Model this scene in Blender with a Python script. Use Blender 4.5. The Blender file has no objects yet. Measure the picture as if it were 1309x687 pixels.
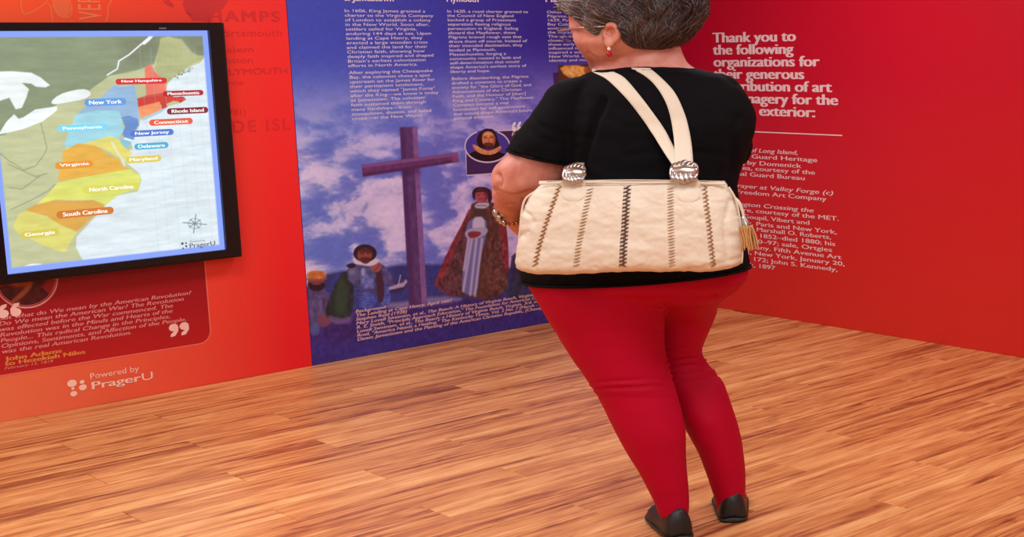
import bpy, bmesh, math, os, random
import numpy as np
from mathutils import Vector, Matrix
from mathutils.bvhtree import BVHTree
random.seed(7); rng = np.random.default_rng(7)
sc = bpy.context.scene
COL = sc.collection

# ------------------------------------------------------------------ camera
W0, H0 = 1309.0, 687.0
CX, CY, FOC, EYE = 1033.0, 353.0, 1840.0, 1.5
def _n(v): return v / np.linalg.norm(v)
_d1 = _n(np.array([2800 - CX, 31 - CY, FOC])); _d2 = _n(np.array([-930 - CX, 90 - CY, FOC]))
_d2 = _n(_d2 - _d1 * (_d1 @ _d2)); _up = np.cross(_d1, _d2)
if _up[1] > 0: _up = -_up
ROT = np.array([_d1, _d2, _up])            # camera (x right, y down, z forward) -> world
cam_d = bpy.data.cameras.new('camera'); cam = bpy.data.objects.new('camera', cam_d); COL.objects.link(cam)
mx = Matrix.Identity(4)
for r in range(3):
    mx[r][0] = ROT[r, 0]; mx[r][1] = -ROT[r, 1]; mx[r][2] = -ROT[r, 2]
mx[2][3] = EYE
cam.matrix_world = mx
cam_d.sensor_width = 36; cam_d.lens = FOC / W0 * 36
cam_d.shift_x = (W0 / 2 - CX) / W0; cam_d.shift_y = (CY - H0 / 2) / W0
cam_d.clip_start = .05
sc.camera = cam

# ------------------------------------------------------------------ light
sc.view_settings.view_transform = 'Standard'; sc.view_settings.look = 'None'
sc.view_settings.gamma = 1; sc.view_settings.use_curve_mapping = False
sc.view_settings.exposure = -0.06
wd = bpy.data.worlds.new('world'); sc.world = wd; wd.use_nodes = True
wd.node_tree.nodes['Background'].inputs[0].default_value = (1, .93, .88, 1)
wd.node_tree.nodes['Background'].inputs[1].default_value = .3
YL, XR, CEIL = 6.48, 5.626, 2.75           # left wall plane, right wall plane, ceiling height
def area(name, loc, sx, sy, power, col=(.86, .95, 1.), rot=(0, 0, 0)):
    l = bpy.data.lights.new(name, 'AREA'); l.shape = 'RECTANGLE'; l.size = sx; l.size_y = sy
    l.energy = power; l.color = col
    o = bpy.data.objects.new(name, l); o.location = loc; o.rotation_euler = rot; COL.objects.link(o); return o
area('ceiling_panel_light', (1.6, 4.7, CEIL - .06), 1.2, .6, 46)
area('ceiling_panel_light', (4.2, 4.7, CEIL - .06), 1.2, .6, 29)
area('ceiling_panel_light', (1.6, 1.9, CEIL - .06), 1.2, .6, 42)
area('ceiling_panel_light', (4.2, 1.9, CEIL - .06), 1.2, .6, 24)
area('ceiling_panel_light', (-.8, 3.2, CEIL - .06), 1.2, .6, 48)
area('ceiling_panel_light', (.6, -.4, CEIL - .06), 1.2, .6, 60)

# ------------------------------------------------------------------ measured points
def ray(px, py): return ROT @ _n(np.array([px - CX, py - CY, FOC]))
FW = ROT @ np.array([0, 0, 1.]); FW[2] = 0; FW = _n(FW); SD = np.cross(FW, [0, 0, 1.])
E0 = np.array([0, 0, EYE])
def onY(px, py, Y=YL):
    r = ray(px, py); p = E0 + r * (Y / r[1]); return p[0], p[2]
def onX(px, py, X=XR):
    r = ray(px, py); p = E0 + r * (X / r[0]); return -p[1], p[2]
def at(px, py, h):
    r = ray(px, py); return E0 + r * (h / (r @ FW))

# ------------------------------------------------------------------ helpers
def s2l(c):
    c = np.asarray(c, float)
    return np.where(c <= .04045, c / 12.92, ((c + .055) / 1.055) ** 2.4)
def rgb(r, g, b): return tuple(s2l(np.array([r, g, b]) / 255.)) + (1.,)
def mat(name, col, rough=.5, metal=0., spec=.5, bump=0, bscale=200, vary=0, sheen=0, emit=0):
    m = bpy.data.materials.new(name); m.use_nodes = True; nt = m.node_tree; p = nt.nodes['Principled BSDF']
    p.inputs['Base Color'].default_value = col; p.inputs['Roughness'].default_value = rough
    p.inputs['Metallic'].default_value = metal; p.inputs['Specular IOR Level'].default_value = spec
    if sheen:
        p.inputs['Sheen Weight'].default_value = sheen; p.inputs['Sheen Roughness'].default_value = .5
    tc = nt.nodes.new('ShaderNodeTexCoord')
    if vary:
        n = nt.nodes.new('ShaderNodeTexNoise'); n.inputs['Scale'].default_value = 9; n.inputs['Detail'].default_value = 6
        nt.links.new(tc.outputs['Object'], n.inputs['Vector'])
        mr = nt.nodes.new('ShaderNodeMapRange'); mr.inputs[3].default_value = 1 - vary; mr.inputs[4].default_value = 1 + vary
        nt.links.new(n.outputs[0], mr.inputs[0])
        mm = nt.nodes.new('ShaderNodeVectorMath'); mm.operation = 'SCALE'; mm.inputs[0].default_value = col[:3]
        nt.links.new(mr.outputs[0], mm.inputs['Scale']); nt.links.new(mm.outputs[0], p.inputs['Base Color'])
    if bump:
        n = nt.nodes.new('ShaderNodeTexNoise'); n.inputs['Scale'].default_value = bscale; n.inputs['Detail'].default_value = 4
        nt.links.new(tc.outputs['Object'], n.inputs['Vector'])
        b = nt.nodes.new('ShaderNodeBump'); b.inputs['Strength'].default_value = bump; b.inputs['Distance'].default_value = .002
        nt.links.new(n.outputs[0], b.inputs['Height']); nt.links.new(b.outputs[0], p.inputs['Normal'])
    return m
def attr_mat(name, rough=.4, emit=0., spec=.4):
    m = bpy.data.materials.new(name); m.use_nodes = True; nt = m.node_tree; p = nt.nodes['Principled BSDF']
    a = nt.nodes.new('ShaderNodeVertexColor'); a.layer_name = 'print'
    p.inputs['Roughness'].default_value = rough; p.inputs['Specular IOR Level'].default_value = spec
    if emit:
        p.inputs['Base Color'].default_value = (.01, .01, .01, 1)
        nt.links.new(a.outputs[0], p.inputs['Emission Color']); p.inputs['Emission Strength'].default_value = emit
    else:
        nt.links.new(a.outputs[0], p.inputs['Base Color'])
    return m
def grad_mat(name, c00, c10, c01, c11, axis, a0, a1, z0, z1, rough=.4):
    """printed two-way gradient: bottom-left, bottom-right, top-left, top-right"""
    m = bpy.data.materials.new(name); m.use_nodes = True; nt = m.node_tree; p = nt.nodes['Principled BSDF']
    p.inputs['Roughness'].default_value = rough; p.inputs['Specular IOR Level'].default_value = .35
    tc = nt.nodes.new('ShaderNodeTexCoord'); sp = nt.nodes.new('ShaderNodeSeparateXYZ'); nt.links.new(tc.outputs['Object'], sp.inputs[0])
    def rr(out, x0, x1):
        q = nt.nodes.new('ShaderNodeMapRange'); q.inputs[1].default_value = x0; q.inputs[2].default_value = x1
        nt.links.new(out, q.inputs[0]); return q.outputs[0]
    tx = rr(sp.outputs[axis], a0, a1); tz = rr(sp.outputs['Z'], z0, z1)
    def mix(f, a, b):
        q = nt.nodes.new('ShaderNodeMix'); q.data_type = 'RGBA'; nt.links.new(f, q.inputs[0])
        for i, v in ((6, a), (7, b)):
            if isinstance(v, tuple): q.inputs[i].default_value = v
            else: nt.links.new(v, q.inputs[i])
        return q.outputs[2]
    nt.links.new(mix(tz, mix(tx, c00, c10), mix(tx, c01, c11)), p.inputs['Base Color'])
    return m
def new_obj(name, me, m=None, parent=None, smooth=False):
    o = bpy.data.objects.new(name, me); COL.objects.link(o)
    if m is not None: me.materials.append(m)
    if parent is not None: o.parent = parent
    if smooth:
        me.polygons.foreach_set('use_smooth', [True] * len(me.polygons))
    return o
def mesh_np(name, V, Fq):
    me = bpy.data.meshes.new(name); me.from_pydata([tuple(v) for v in V], [], [tuple(int(i) for i in f) for f in Fq]); me.update(); return me
def tag(o, label=None, cat=None, group=None, kind=None):
    if label: o['label'] = label
    if cat: o['category'] = cat
    if group: o['group'] = group
    if kind: o['kind'] = kind
    return o
def empty(name, loc, label, cat, group=None):
    o = bpy.data.objects.new(name, None); o.location = loc; o.empty_display_size = .1; COL.objects.link(o)
    return tag(o, label, cat, group)
def child(o, root):
    """parent keeping world placement (roots are only translated)"""
    o.parent = root; o.matrix_parent_inverse = Matrix.Translation(-Vector(root.location)); return o
def box_mesh(x0, x1, y0, y1, z0, z1, bev=0):
    bm = bmesh.new(); bmesh.ops.create_cube(bm, size=1)
    for v in bm.verts:
        v.co = Vector(((x0 + x1) / 2 + v.co.x * (x1 - x0), (y0 + y1) / 2 + v.co.y * (y1 - y0), (z0 + z1) / 2 + v.co.z * (z1 - z0)))
    if bev: bmesh.ops.bevel(bm, geom=bm.edges[:], offset=bev, segments=2, affect='EDGES', profile=.6)
    me = bpy.data.meshes.new('box'); bm.to_mesh(me); bm.free(); return me
def box(name, x0, x1, y0, y1, z0, z1, m, parent=None, bev=0):
    return new_obj(name, box_mesh(x0, x1, y0, y1, z0, z1, bev), m, parent)

def vnoise(x, y, seed=0):
    r = np.random.default_rng(seed).random((256, 256))
    xi = np.floor(x).astype(int); yi = np.floor(y).astype(int); fx = x - xi; fy = y - yi
    fx = fx * fx * (3 - 2 * fx); fy = fy * fy * (3 - 2 * fy)
    a = r[xi % 256, yi % 256]; b = r[(xi + 1) % 256, yi % 256]; c = r[xi % 256, (yi + 1) % 256]; d = r[(xi + 1) % 256, (yi + 1) % 256]
    return (a * (1 - fx) + b * fx) * (1 - fy) + (c * (1 - fx) + d * fx) * fy
def fbm(x, y, seed=0, octv=5):
    s = 0; a = .5; t = 0
    for k in range(octv):
        s = s + a * vnoise(x * 2 ** k + 17.3 * k, y * 2 ** k + 5.1 * k, seed + k); t += a; a *= .55
    return s / t

# ------------------------------------------------------------------ printed pictures (ink on a fine grid)
class Canvas:
    def __init__(s, u0, u1, v0, v1, nu, nv, plane):
        s.u = np.linspace(u0, u1, nu); s.v = np.linspace(v0, v1, nv); s.U, s.V = np.meshgrid(s.u, s.v)
        s.C = np.zeros((nv, nu, 3)); s.nu, s.nv = nu, nv; s.plane = plane; s.px = (u1 - u0) / (nu - 1)
        s.M = np.ones((nv, nu))
    def pts(s, P): return np.array([s.plane(*p) for p in P])
    def mask(s, Q, soft):
        lo = Q.min(0) - soft * 2; hi = Q.max(0) + soft * 2
        i0, i1 = np.searchsorted(s.u, [lo[0], hi[0]]); j0, j1 = np.searchsorted(s.v, [lo[1], hi[1]])
        if i1 <= i0 or j1 <= j0: return None
        U = s.U[j0:j1, i0:i1]; V = s.V[j0:j1, i0:i1]; ins = np.zeros(U.shape, bool); D = np.full(U.shape, 1e9)
        n = len(Q)
        for k in range(n):
            a = Q[k]; b = Q[(k + 1) % n]; e = b - a; L = e @ e + 1e-12
            t = np.clip(((U - a[0]) * e[0] + (V - a[1]) * e[1]) / L, 0, 1)
            D = np.minimum(D, (U - a[0] - t * e[0]) ** 2 + (V - a[1] - t * e[1]) ** 2)
            if abs(e[1]) > 1e-12:
                c = ((a[1] > V) != (b[1] > V)) & (U < e[0] * (V - a[1]) / e[1] + a[0]); ins ^= c
        D = np.sqrt(D); sd = np.where(ins, D, -D)
        return (slice(j0, j1), slice(i0, i1)), np.clip(.5 + sd / soft, 0, 1)
    def poly(s, P, col, a=1., soft=None, smooth=0, tex=0., seed=3):
        Q = s.pts(P)
        for _ in range(smooth):
            R2 = []
            for k in range(len(Q)):
                p, q = Q[k], Q[(k + 1) % len(Q)]; R2 += [p * .75 + q * .25, p * .25 + q * .75]
            Q = np.array(R2)
        r = s.mask(Q, soft or s.px * 1.2)
        if r is None: return
        sl, m = r; m = (m * a)[..., None]; c = np.array(col) / 255.
        if tex:
            n = fbm(s.U[sl] * 60, s.V[sl] * 45, seed)[..., None]; c = np.clip(c * (1 + tex * 2 * (n - .5)), 0, 1)
        s.C[sl] = s.C[sl] * (1 - m) + c * m
    def ell(s, cx, cy, rx, ry, col, rot=0, **k):
        t = np.linspace(0, 2 * math.pi, 25)[:-1]; c, q = math.cos(math.radians(rot)), math.sin(math.radians(rot))
        s.poly([(cx + rx * math.cos(a) * c - ry * math.sin(a) * q, cy + rx * math.cos(a) * q + ry * math.sin(a) * c) for a in t], col, **k)
    def line(s, P, w, col, a=1., soft=None):
        Q = s.pts(P); soft = soft or s.px * 1.2; lo = Q.min(0) - w - soft; hi = Q.max(0) + w + soft
        i0, i1 = np.searchsorted(s.u, [lo[0], hi[0]]); j0, j1 = np.searchsorted(s.v, [lo[1], hi[1]])
        if i1 <= i0 or j1 <= j0: return
        U = s.U[j0:j1, i0:i1]; V = s.V[j0:j1, i0:i1]; D = np.full(U.shape, 1e9)
        for p, q in zip(Q[:-1], Q[1:]):
            e = q - p; L = e @ e + 1e-12; t = np.clip(((U - p[0]) * e[0] + (V - p[1]) * e[1]) / L, 0, 1)
            D = np.minimum(D, np.hypot(U - p[0] - t * e[0], V - p[1] - t * e[1]))
        m = (np.clip(.5 + (w / 2 - D) / soft, 0, 1) * a)[..., None]
        s.C[j0:j1, i0:i1] = s.C[j0:j1, i0:i1] * (1 - m) + np.array(col) / 255. * m
    def build(s, name, to3d, m, parent):
        P = to3d(s.U.ravel(), s.V.ravel()).astype(np.float32)
        nu, nv = s.nu, s.nv; i = np.arange(nu - 1)[None, :] + nu * np.arange(nv - 1)[:, None]
        Fq = np.stack([i, i + 1, i + nu + 1, i + nu], -1)
        keep = s.M[:-1, :-1] > .5; Fq = Fq[keep].reshape(-1, 4)
        me = bpy.data.meshes.new(name); me.vertices.add(len(P)); me.vertices.foreach_set('co', P.ravel())
        me.loops.add(Fq.size); me.loops.foreach_set('vertex_index', Fq.ravel().astype(np.int32))
        me.polygons.add(len(Fq)); me.polygons.foreach_set('loop_start', np.arange(0, Fq.size, 4, dtype=np.int32))
        me.update(calc_edges=True)
        at_ = me.color_attributes.new('print', 'FLOAT_COLOR', 'POINT')
        c = np.ones((len(P), 4), np.float32); c[:, :3] = s2l(np.clip(s.C, 0, 1)).reshape(-1, 3)
        at_.data.foreach_set('color', c.ravel())
        return new_obj(name, me, m, parent)

# ------------------------------------------------------------------ lettering
FONT = None                                 # Blender's built-in face
def text_mesh(body, bold=0., shear=0., align='LEFT', space=1., lsp=1.):
    c = bpy.data.curves.new('lettering', 'FONT'); c.body = body; c.size = 1; c.shear = shear
    c.align_x = align; c.space_character = space; c.space_line = lsp; c.resolution_u = 4
    if FONT: c.font = FONT
    o = bpy.data.objects.new('tmp', c); COL.objects.link(o)
    dg = bpy.context.evaluated_depsgraph_get(); me = bpy.data.meshes.new_from_object(o.evaluated_get(dg))
    bpy.data.objects.remove(o); bpy.data.curves.remove(c)
    if bold > .002:                      # heavier weight: the same outlines overprinted with a small shift
        bm = bmesh.new(); bm.from_mesh(me); g0 = bm.verts[:] + bm.edges[:] + bm.faces[:]; n = 1 if bold < .03 else 2
        for k in range(1, n + 1):
            d = bmesh.ops.duplicate(bm, geom=g0); bmesh.ops.translate(bm, vec=(bold * 1.6 * k / n, 0, k * .0004), verts=[v for v in d['geom'] if isinstance(v, bmesh.types.BMVert)])
        bm.to_mesh(me); bm.free()
    return me
def lettering(body, box4, to3d, m, parent, name='lettering', rot=0, **k):
    """fit the text block into [u0,u1]x[v0,v1] of its panel"""
    me = text_mesh(body, **k); n = len(me.vertices); co = np.empty(n * 3, np.float32); me.vertices.foreach_get('co', co); co = co.reshape(-1, 3)
    if rot: co = np.stack([-co[:, 1], co[:, 0], co[:, 2]], 1)
    lo, hi = co.min(0), co.max(0); u0, u1, v0, v1 = box4
    U = u0 + (co[:, 0] - lo[0]) / (hi[0] - lo[0]) * (u1 - u0); V = v0 + (co[:, 1] - lo[1]) / (hi[1] - lo[1]) * (v1 - v0)
    P3 = to3d(U, V); q0 = np.zeros(1); o3 = to3d(q0, q0); nn = np.cross((to3d(q0 + 1, q0) - o3)[0], (to3d(q0, q0 + 1) - o3)[0])
    P3 = P3 + nn * co[:, 2:3]            # overprints stand a hair proud of each other
    me.vertices.foreach_set('co', P3.astype(np.float32).ravel()); me.update()
    o = new_obj(name, me, m, parent)
    if len(body) > 8: o['kind'] = 'stuff'      # print: letters far too small to pick apart
    return o
def line_txt(body, a, b, u0, em, plane, to3d, m, parent, **k):
    """one line: a, b = measured mid-height at its visible start and end; em = letter size"""
    me = text_mesh(body, **k); n = len(me.vertices); co = np.empty(n * 3, np.float32); me.vertices.foreach_get('co', co); co = co.reshape(-1, 3)
    u1 = plane(*b)[0]; vm = (plane(*a)[1] + plane(*b)[1]) / 2; lo, hi = co.min(0), co.max(0)
    U = u0 + (co[:, 0] - lo[0]) / (hi[0] - lo[0]) * (u1 - u0); V = vm - em * .30 + co[:, 1] * em; P3 = to3d(U, V)
    q0 = np.zeros(1); o3 = to3d(q0, q0); nn = np.cross((to3d(q0 + 1, q0) - o3)[0], (to3d(q0, q0 + 1) - o3)[0]); P3 = P3 + nn * co[:, 2:3]
    me.vertices.foreach_set('co', P3.astype(np.float32).ravel()); me.update(); o = new_obj('lettering', me, m, parent); o['kind'] = 'stuff'; return o
def bx4(plane, left, right, top, bot): return (plane(*left)[0], plane(*right)[0], plane(*bot)[1], plane(*top)[1])
def left_at(off, Y=YL): return lambda U, V: np.stack([U, np.full_like(U, Y - off), V], -1)
def right_at(off): return lambda U, V: np.stack([np.full_like(U, XR - off), -U, V], -1)

# ------------------------------------------------------------------ room
PW, PL = .18, 1.22
def wood(name, object_random=True):
    m = bpy.data.materials.new(name); m.use_nodes = True; nt = m.node_tree; N = nt.nodes.new; L = nt.links.new
    p = nt.nodes['Principled BSDF']; p.inputs['Roughness'].default_value = .38; p.inputs['Specular IOR Level'].default_value = .4
    tc = N('ShaderNodeTexCoord'); oi = N('ShaderNodeObjectInfo')
    off = N('ShaderNodeVectorMath'); off.operation = 'SCALE'; off.inputs[0].default_value = (37, 53, 11); L(oi.outputs['Random'], off.inputs['Scale'])
    add = N('ShaderNodeVectorMath'); add.operation = 'ADD'; L(tc.outputs['Object'], add.inputs[0]); L(off.outputs[0], add.inputs[1])
    def noise(sx, sy, det, dist, rough=.6):
        mp = N('ShaderNodeMapping'); mp.inputs['Scale'].default_value = (sx, sy, 1); L(add.outputs[0], mp.inputs[0])
        n = N('ShaderNodeTexNoise'); n.inputs['Scale'].default_value = 1; n.inputs['Detail'].default_value = det
        n.inputs['Roughness'].default_value = rough; n.inputs['Distortion'].default_value = dist; L(mp.outputs[0], n.inputs[0]); return n.outputs[0]
    a = noise(.9, 19, 6, 1.0); b = noise(3, 130, 4, .3); c = noise(2.2, 10, 5, 2.4)
    def ma(op, x, y):
        q = N('ShaderNodeMath'); q.operation = op
        for i, v in ((0, x), (1, y)):
            if isinstance(v, (int, float)): q.inputs[i].default_value = v
            else: L(v, q.inputs[i])
        return q.outputs[0]
    v = ma('ADD', ma('MULTIPLY', a, .50), ma('MULTIPLY', b, .24)); v = ma('ADD', v, ma('MULTIPLY', c, .26))
    v = ma('ADD', v, ma('MULTIPLY', ma('SUBTRACT', oi.outputs['Random'], .5), .07))
    cr = N('ShaderNodeValToRGB'); e = cr.color_ramp
    cols = [(.34, (104, 50, 30)), (.41, (156, 86, 50)), (.47, (202, 128, 74)), (.54, (226, 156, 94)), (.63, (246, 188, 124))]
    e.elements[0].position = cols[0][0]; e.elements[0].color = rgb(*cols[0][1]); e.elements[1].position = cols[-1][0]; e.elements[1].color = rgb(*cols[-1][1])
    for q, cc in cols[1:-1]:
        el = e.elements.new(q); el.color = rgb(*cc)
    L(v, cr.inputs[0]); L(cr.outputs[0], p.inputs['Base Color'])
    bp = N('ShaderNodeBump'); bp.inputs['Strength'].default_value = .12; bp.inputs['Distance'].default_value = .001; L(b, bp.inputs['Height']); L(bp.outputs[0], p.inputs['Normal'])
    return m
M_wood = wood('wood_plank'); M_joint = mat('plank_joint_shadow_gap', rgb(120, 68, 42), .8, bump=.2)
floor = box('floor', -3, XR + .1, -2.5, YL + .1, -.12, -.004, M_wood); tag(floor, kind='structure')
cache = {}
def plank_mesh(L, w):
    k = (round(L, 3), round(w, 3))
    if k not in cache:
        bm = bmesh.new(); g = .0009; b = .0014
        lo = [bm.verts.new(q) for q in ((g, g, -.004), (L - g, g, -.004), (L - g, w - g, -.004), (g, w - g, -.004))]
        md = [bm.verts.new(q) for q in ((g, g, -b), (L - g, g, -b), (L - g, w - g, -b), (g, w - g, -b))]
        hi = [bm.verts.new(q) for q in ((g + b, g + b, 0), (L - g - b, g + b, 0), (L - g - b, w - g - b, 0), (g + b, w - g - b, 0))]
        bm.faces.new(hi); bm.faces.new(lo[::-1])
        for A, B in ((lo, md), (md, hi)):
            for i in range(4): bm.faces.new((A[i], A[(i + 1) % 4], B[(i + 1) % 4], B[i]))
        me = bpy.data.meshes.new('plank'); bm.to_mesh(me); bm.free(); me.materials.append(M_wood); cache[k] = me
    return cache[k]
y = YL; row = 0; npl = 0
while y > 1.7:
    y -= PW; x = -.4 - (row * .437) % PL
    while x < XR:
        x1 = min(x + PL, XR); x0 = max(x, -1.2)
        # only the stretch of floor the room's front part shows
        if x1 - x0 > .03 and not (y < 3.6 and x1 < (3.6 - y) * .5 + .0):
            o = bpy.data.objects.new('plank', plank_mesh(x1 - x0, PW)); o.location = (x0, y, 0); o.parent = floor; COL.objects.link(o); npl += 1
        x += PL
    row += 1
M_wall = mat('painted_wall', rgb(225, 215, 205), .7, bump=.1, bscale=90)
tag(box('wall_left', -3, XR + .1, YL + .03, YL + .13, 0, CEIL, M_wall), kind='structure')
tag(box('wall_right', XR + .03, XR + .13, -2.5, YL + .03, 0, CEIL, M_wall), kind='structure')
tag(box('wall_back', -3, XR + .1, -2.6, -2.5, 0, CEIL, M_wall), kind='structure')
tag(box('wall_side', -3.1, -3, -2.6, YL + .1, 0, CEIL, M_wall), kind='structure')
tag(box('ceiling', -3.1, XR + .1, -2.6, YL + .1, CEIL, CEIL + .08, mat('ceiling_paint', rgb(235, 230, 222), .8, bump=.1)), kind='structure')

# ------------------------------------------------------------------ exhibit panels
XB = 3.302       # seam between the orange and the blue panel
M_orange = grad_mat('orange_red_print', rgb(232, 122, 78), rgb(230, 30, 38), rgb(248, 96, 40), rgb(254, 52, 50), 'X', 1.75, 3.2, .1, 1.6)
p_or = tag(box('exhibit_panel', -.6, XB - .002, YL, YL + .012, 0, 2.6, M_orange), 'orange to red exhibit wall panel behind the screen, with dark red quote box', 'wall panel')
M_crim = grad_mat('crimson_print', rgb(216, 46, 34), rgb(216, 46, 34), rgb(192, 0, 30), rgb(205, 8, 36), 'Y', 6.4, 4.6, .0, 1.35)
p_cr = tag(box('exhibit_panel', XR, XR + .012, 1.2, YL, 0, 2.6, M_crim), 'crimson exhibit wall panel right of the person, with white thank-you text', 'wall panel')
M_print = attr_mat('mural_ink', .42)
M_deep = mat('deep_blue_print', rgb(52, 48, 168), .42)
p_bl = tag(box('exhibit_panel', XB, XR, YL, YL + .012, 0, 2.6, M_deep), 'blue exhibit wall panel with two text columns above a mural of a tall wooden cross', 'wall panel')

PY = onY; PX = onX
# --- mural
cv = Canvas(XB + .001, XR - .001, .001, 2.0, 720, 560, PY)
U, V = cv.U, cv.V
tu = np.clip((U - XB) / (XR - XB), 0, 1)[..., None]
def mixc(a, b, t): return np.array(a) / 255. * (1 - t) + np.array(b) / 255. * t
def sm(x, a, b): return np.clip((x - a) / (b - a), 0, 1) ** 2 * (3 - 2 * np.clip((x - a) / (b - a), 0, 1))
top = mixc((60, 80, 196), (46, 40, 150), sm(tu, .0, .75))
mid = mixc((92, 126, 216), (112, 96, 204), tu)
tz = sm(V, 1.62, 1.05)[..., None]
cv.C = top * (1 - tz) + mid * tz
n1 = fbm(U * 3.0 + V * 1.0, V * 5.2, 11, 7); n2 = fbm(U * 8 + n1 * 3, V * 15, 31, 6); n3 = fbm(U * 45, V * 60, 47, 3)
haze = (sm(V, 1.5, .9) * sm(n1 * .6 + n2 * .4, .36, .58))[..., None]
cloud = mixc((222, 214, 244), (206, 180, 236), tu) * (0.86 + .22 * n2[..., None])
cv.C = cv.C * (1 - haze * .85) + cloud * haze * .85
lo = (sm(n2 * .5 + n1 * .5, .52, .40) * sm(V, 1.3, 1.0) * .45)[..., None]
cv.C = cv.C * (1 - lo) + mixc((92, 104, 190), (96, 84, 180), tu) * lo
cv.C *= (1.07 + .10 * (n3 - .5))[..., None]
# distant sea and dark shore
sea = [(385, 372), (410, 352), (440, 345), (470, 346), (520, 337), (560, 338), (620, 345), (690, 340), (720, 342), (720, 385), (560, 400), (385, 420)]
cv.poly(sea, (44, 54, 130), .95, soft=.02, smooth=1, tex=.25)
for k in range(26):
    x = 400 + rng.random() * 300; yy = 356 + rng.random() * 34; cv.line([(x, yy), (x + 14 + 20 * rng.random(), yy - 3)], .006, (100, 118, 190) if k % 2 else (30, 40, 110), .45, soft=.01)
cv.poly([(360, 402), (400, 398), (450, 398), (500, 394), (545, 390), (600, 384), (660, 380), (730, 374), (900, 350), (900, 480), (360, 520)], (60, 42, 120), 1, soft=.02, smooth=1, tex=.35)
cv.poly([(380, 440), (450, 436), (560, 420), (720, 392), (900, 360), (900, 480), (380, 520)], (52, 48, 138), .75, soft=.05, tex=.3, seed=9)
cv.poly([(486, 388), (520, 386), (560, 378), (600, 382), (560, 390), (500, 396)], (176, 160, 206), .6, soft=.02, smooth=1)
cv.poly([(395, 394), (430, 398), (450, 402), (440, 412), (400, 410)], (190, 176, 210), .35, soft=.03)
# the cross
cv.poly([(511, 163), (533, 162), (546, 389), (523, 392)], (88, 60, 118), 1, tex=.25)
cv.poly([(527, 162.5), (533, 162), (546, 389), (539, 390)], (134, 98, 166), .9, tex=.15)
cv.poly([(511, 163), (517, 163), (530, 391), (523, 392)], (70, 42, 98), .7, soft=.012)
cv.poly([(512, 205), (536, 203), (537, 222), (514, 226)], (66, 36, 92), .6, soft=.03)
cv.poly([(462, 211), (585, 195), (586.5, 207), (464, 226)], (98, 56, 112), 1, tex=.25)
cv.poly([(462, 211), (585, 195), (585.3, 199), (462.6, 215)], (134, 92, 156), .85, soft=.01)
cv.poly([(463.5, 222), (586, 204), (586.5, 207), (464, 226)], (72, 36, 86), .7, soft=.01)
cv.poly([(577, 196), (585, 195), (586.5, 207), (578.5, 208)], (146, 82, 130), .7, soft=.006)
# boat
cv.poly([(494, 366), (512, 366), (520, 358), (516, 372), (496, 376)], (48, 40, 84), .8, soft=.01)
cv.poly([(494, 368), (516, 361), (518, 357), (521, 360), (516, 367), (498, 371)], (196, 176, 206), .85, soft=.006)
cv.line([(509, 365), (512, 352)], .006, (200, 190, 215), .8)
# bearded sailor at the left edge
cv.poly([(392, 372), (403, 366), (420, 372), (421, 392), (412, 408), (404, 412), (408, 424), (392, 428)], (88, 78, 128), 1, soft=.01, smooth=1, tex=.4)
cv.poly([(410, 400), (422, 404), (424, 414), (412, 420), (404, 412)], (126, 72, 92), .9, soft=.01, smooth=1)
cv.poly([(398, 412), (410, 414), (408, 428), (397, 430)], (84, 96, 160), .8, soft=.01, smooth=1)
cv.ell(404, 362, 11, 10, (128, 58, 66)); cv.poly([(393, 360), (404, 366), (416, 360), (414, 370), (404, 373), (395, 370)], (40, 24, 40), 1, smooth=1)
cv.poly([(391, 356), (393, 348), (404, 345.5), (416, 348), (418, 356), (404, 358)], (196, 118, 66), 1, smooth=1, tex=.3)
cv.poly([(391, 355), (404, 357), (418, 355), (418, 358), (404, 360), (391, 359)], (140, 92, 96), .8, smooth=1)
# kneeling man in armour
cv.poly([(441, 345), (432, 356), (424, 374), (417, 392), (415, 402), (420, 408), (432, 410), (446, 408), (452, 396), (452, 356)], (38, 52, 56), 1, soft=.008, smooth=1, tex=.4)
cv.poly([(438, 350), (430, 368), (426, 398), (440, 404), (446, 372)], (54, 84, 62), .6, soft=.02, smooth=1)
cv.poly([(419, 402), (436, 408), (448, 404), (450, 412), (432, 416), (420, 410)], (118, 96, 150), .7, soft=.01, smooth=1)
cv.poly([(444, 342), (456, 337), (476, 335), (490, 338), (500, 350), (506, 360), (500, 366), (494, 362), (490, 370), (484, 384), (466, 386), (462, 366), (450, 364), (443, 354)], (78, 76, 128), 1, soft=.006, smooth=1, tex=.5)
cv.poly([(458, 344), (476, 342), (480, 360), (478, 372), (462, 370)], (100, 112, 184), .9, soft=.01, smooth=1, tex=.5)
cv.poly([(462, 368), (480, 368), (482, 392), (460, 396), (457, 386)], (66, 84, 176), 1, soft=.006, smooth=1, tex=.4)
cv.poly([(484, 366), (496, 364), (500, 384), (496, 392), (486, 392)], (72, 88, 176), 1, soft=.006, smooth=1, tex=.4)
for k in range(6):
    cv.line([(461, 371 + 4 * k), (468, 373 + 4 * k), (474, 372 + 4 * k)], .006, (124, 138, 208), .38, soft=.008); cv.line([(486, 369 + 4 * k), (498, 367 + 4 * k)], .006, (120, 132, 206), .35, soft=.008)
cv.line([(461, 373), (484, 370)], .009, (90, 54, 58), .8)
cv.ell(464, 348, 2.5, 5, (186, 192, 228), a=.7, soft=.012)
cv.ell(453, 352, 8, 9, (92, 92, 140), a=.8, soft=.015); cv.ell(450, 348, 4, 4, (138, 140, 184), a=.6, soft=.015)
cv.poly([(480, 345), (486, 343), (492, 368), (490, 386), (484, 388), (482, 368)], (64, 36, 54), .9, soft=.006, smooth=1)
cv.poly([(474, 340), (480, 334), (488, 337), (487, 346), (480, 349), (474, 346)], (150, 88, 92), 1, soft=.006, smooth=1)
cv.line([(478, 347), (486, 338)], .005, (90, 46, 56), .7)
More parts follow.
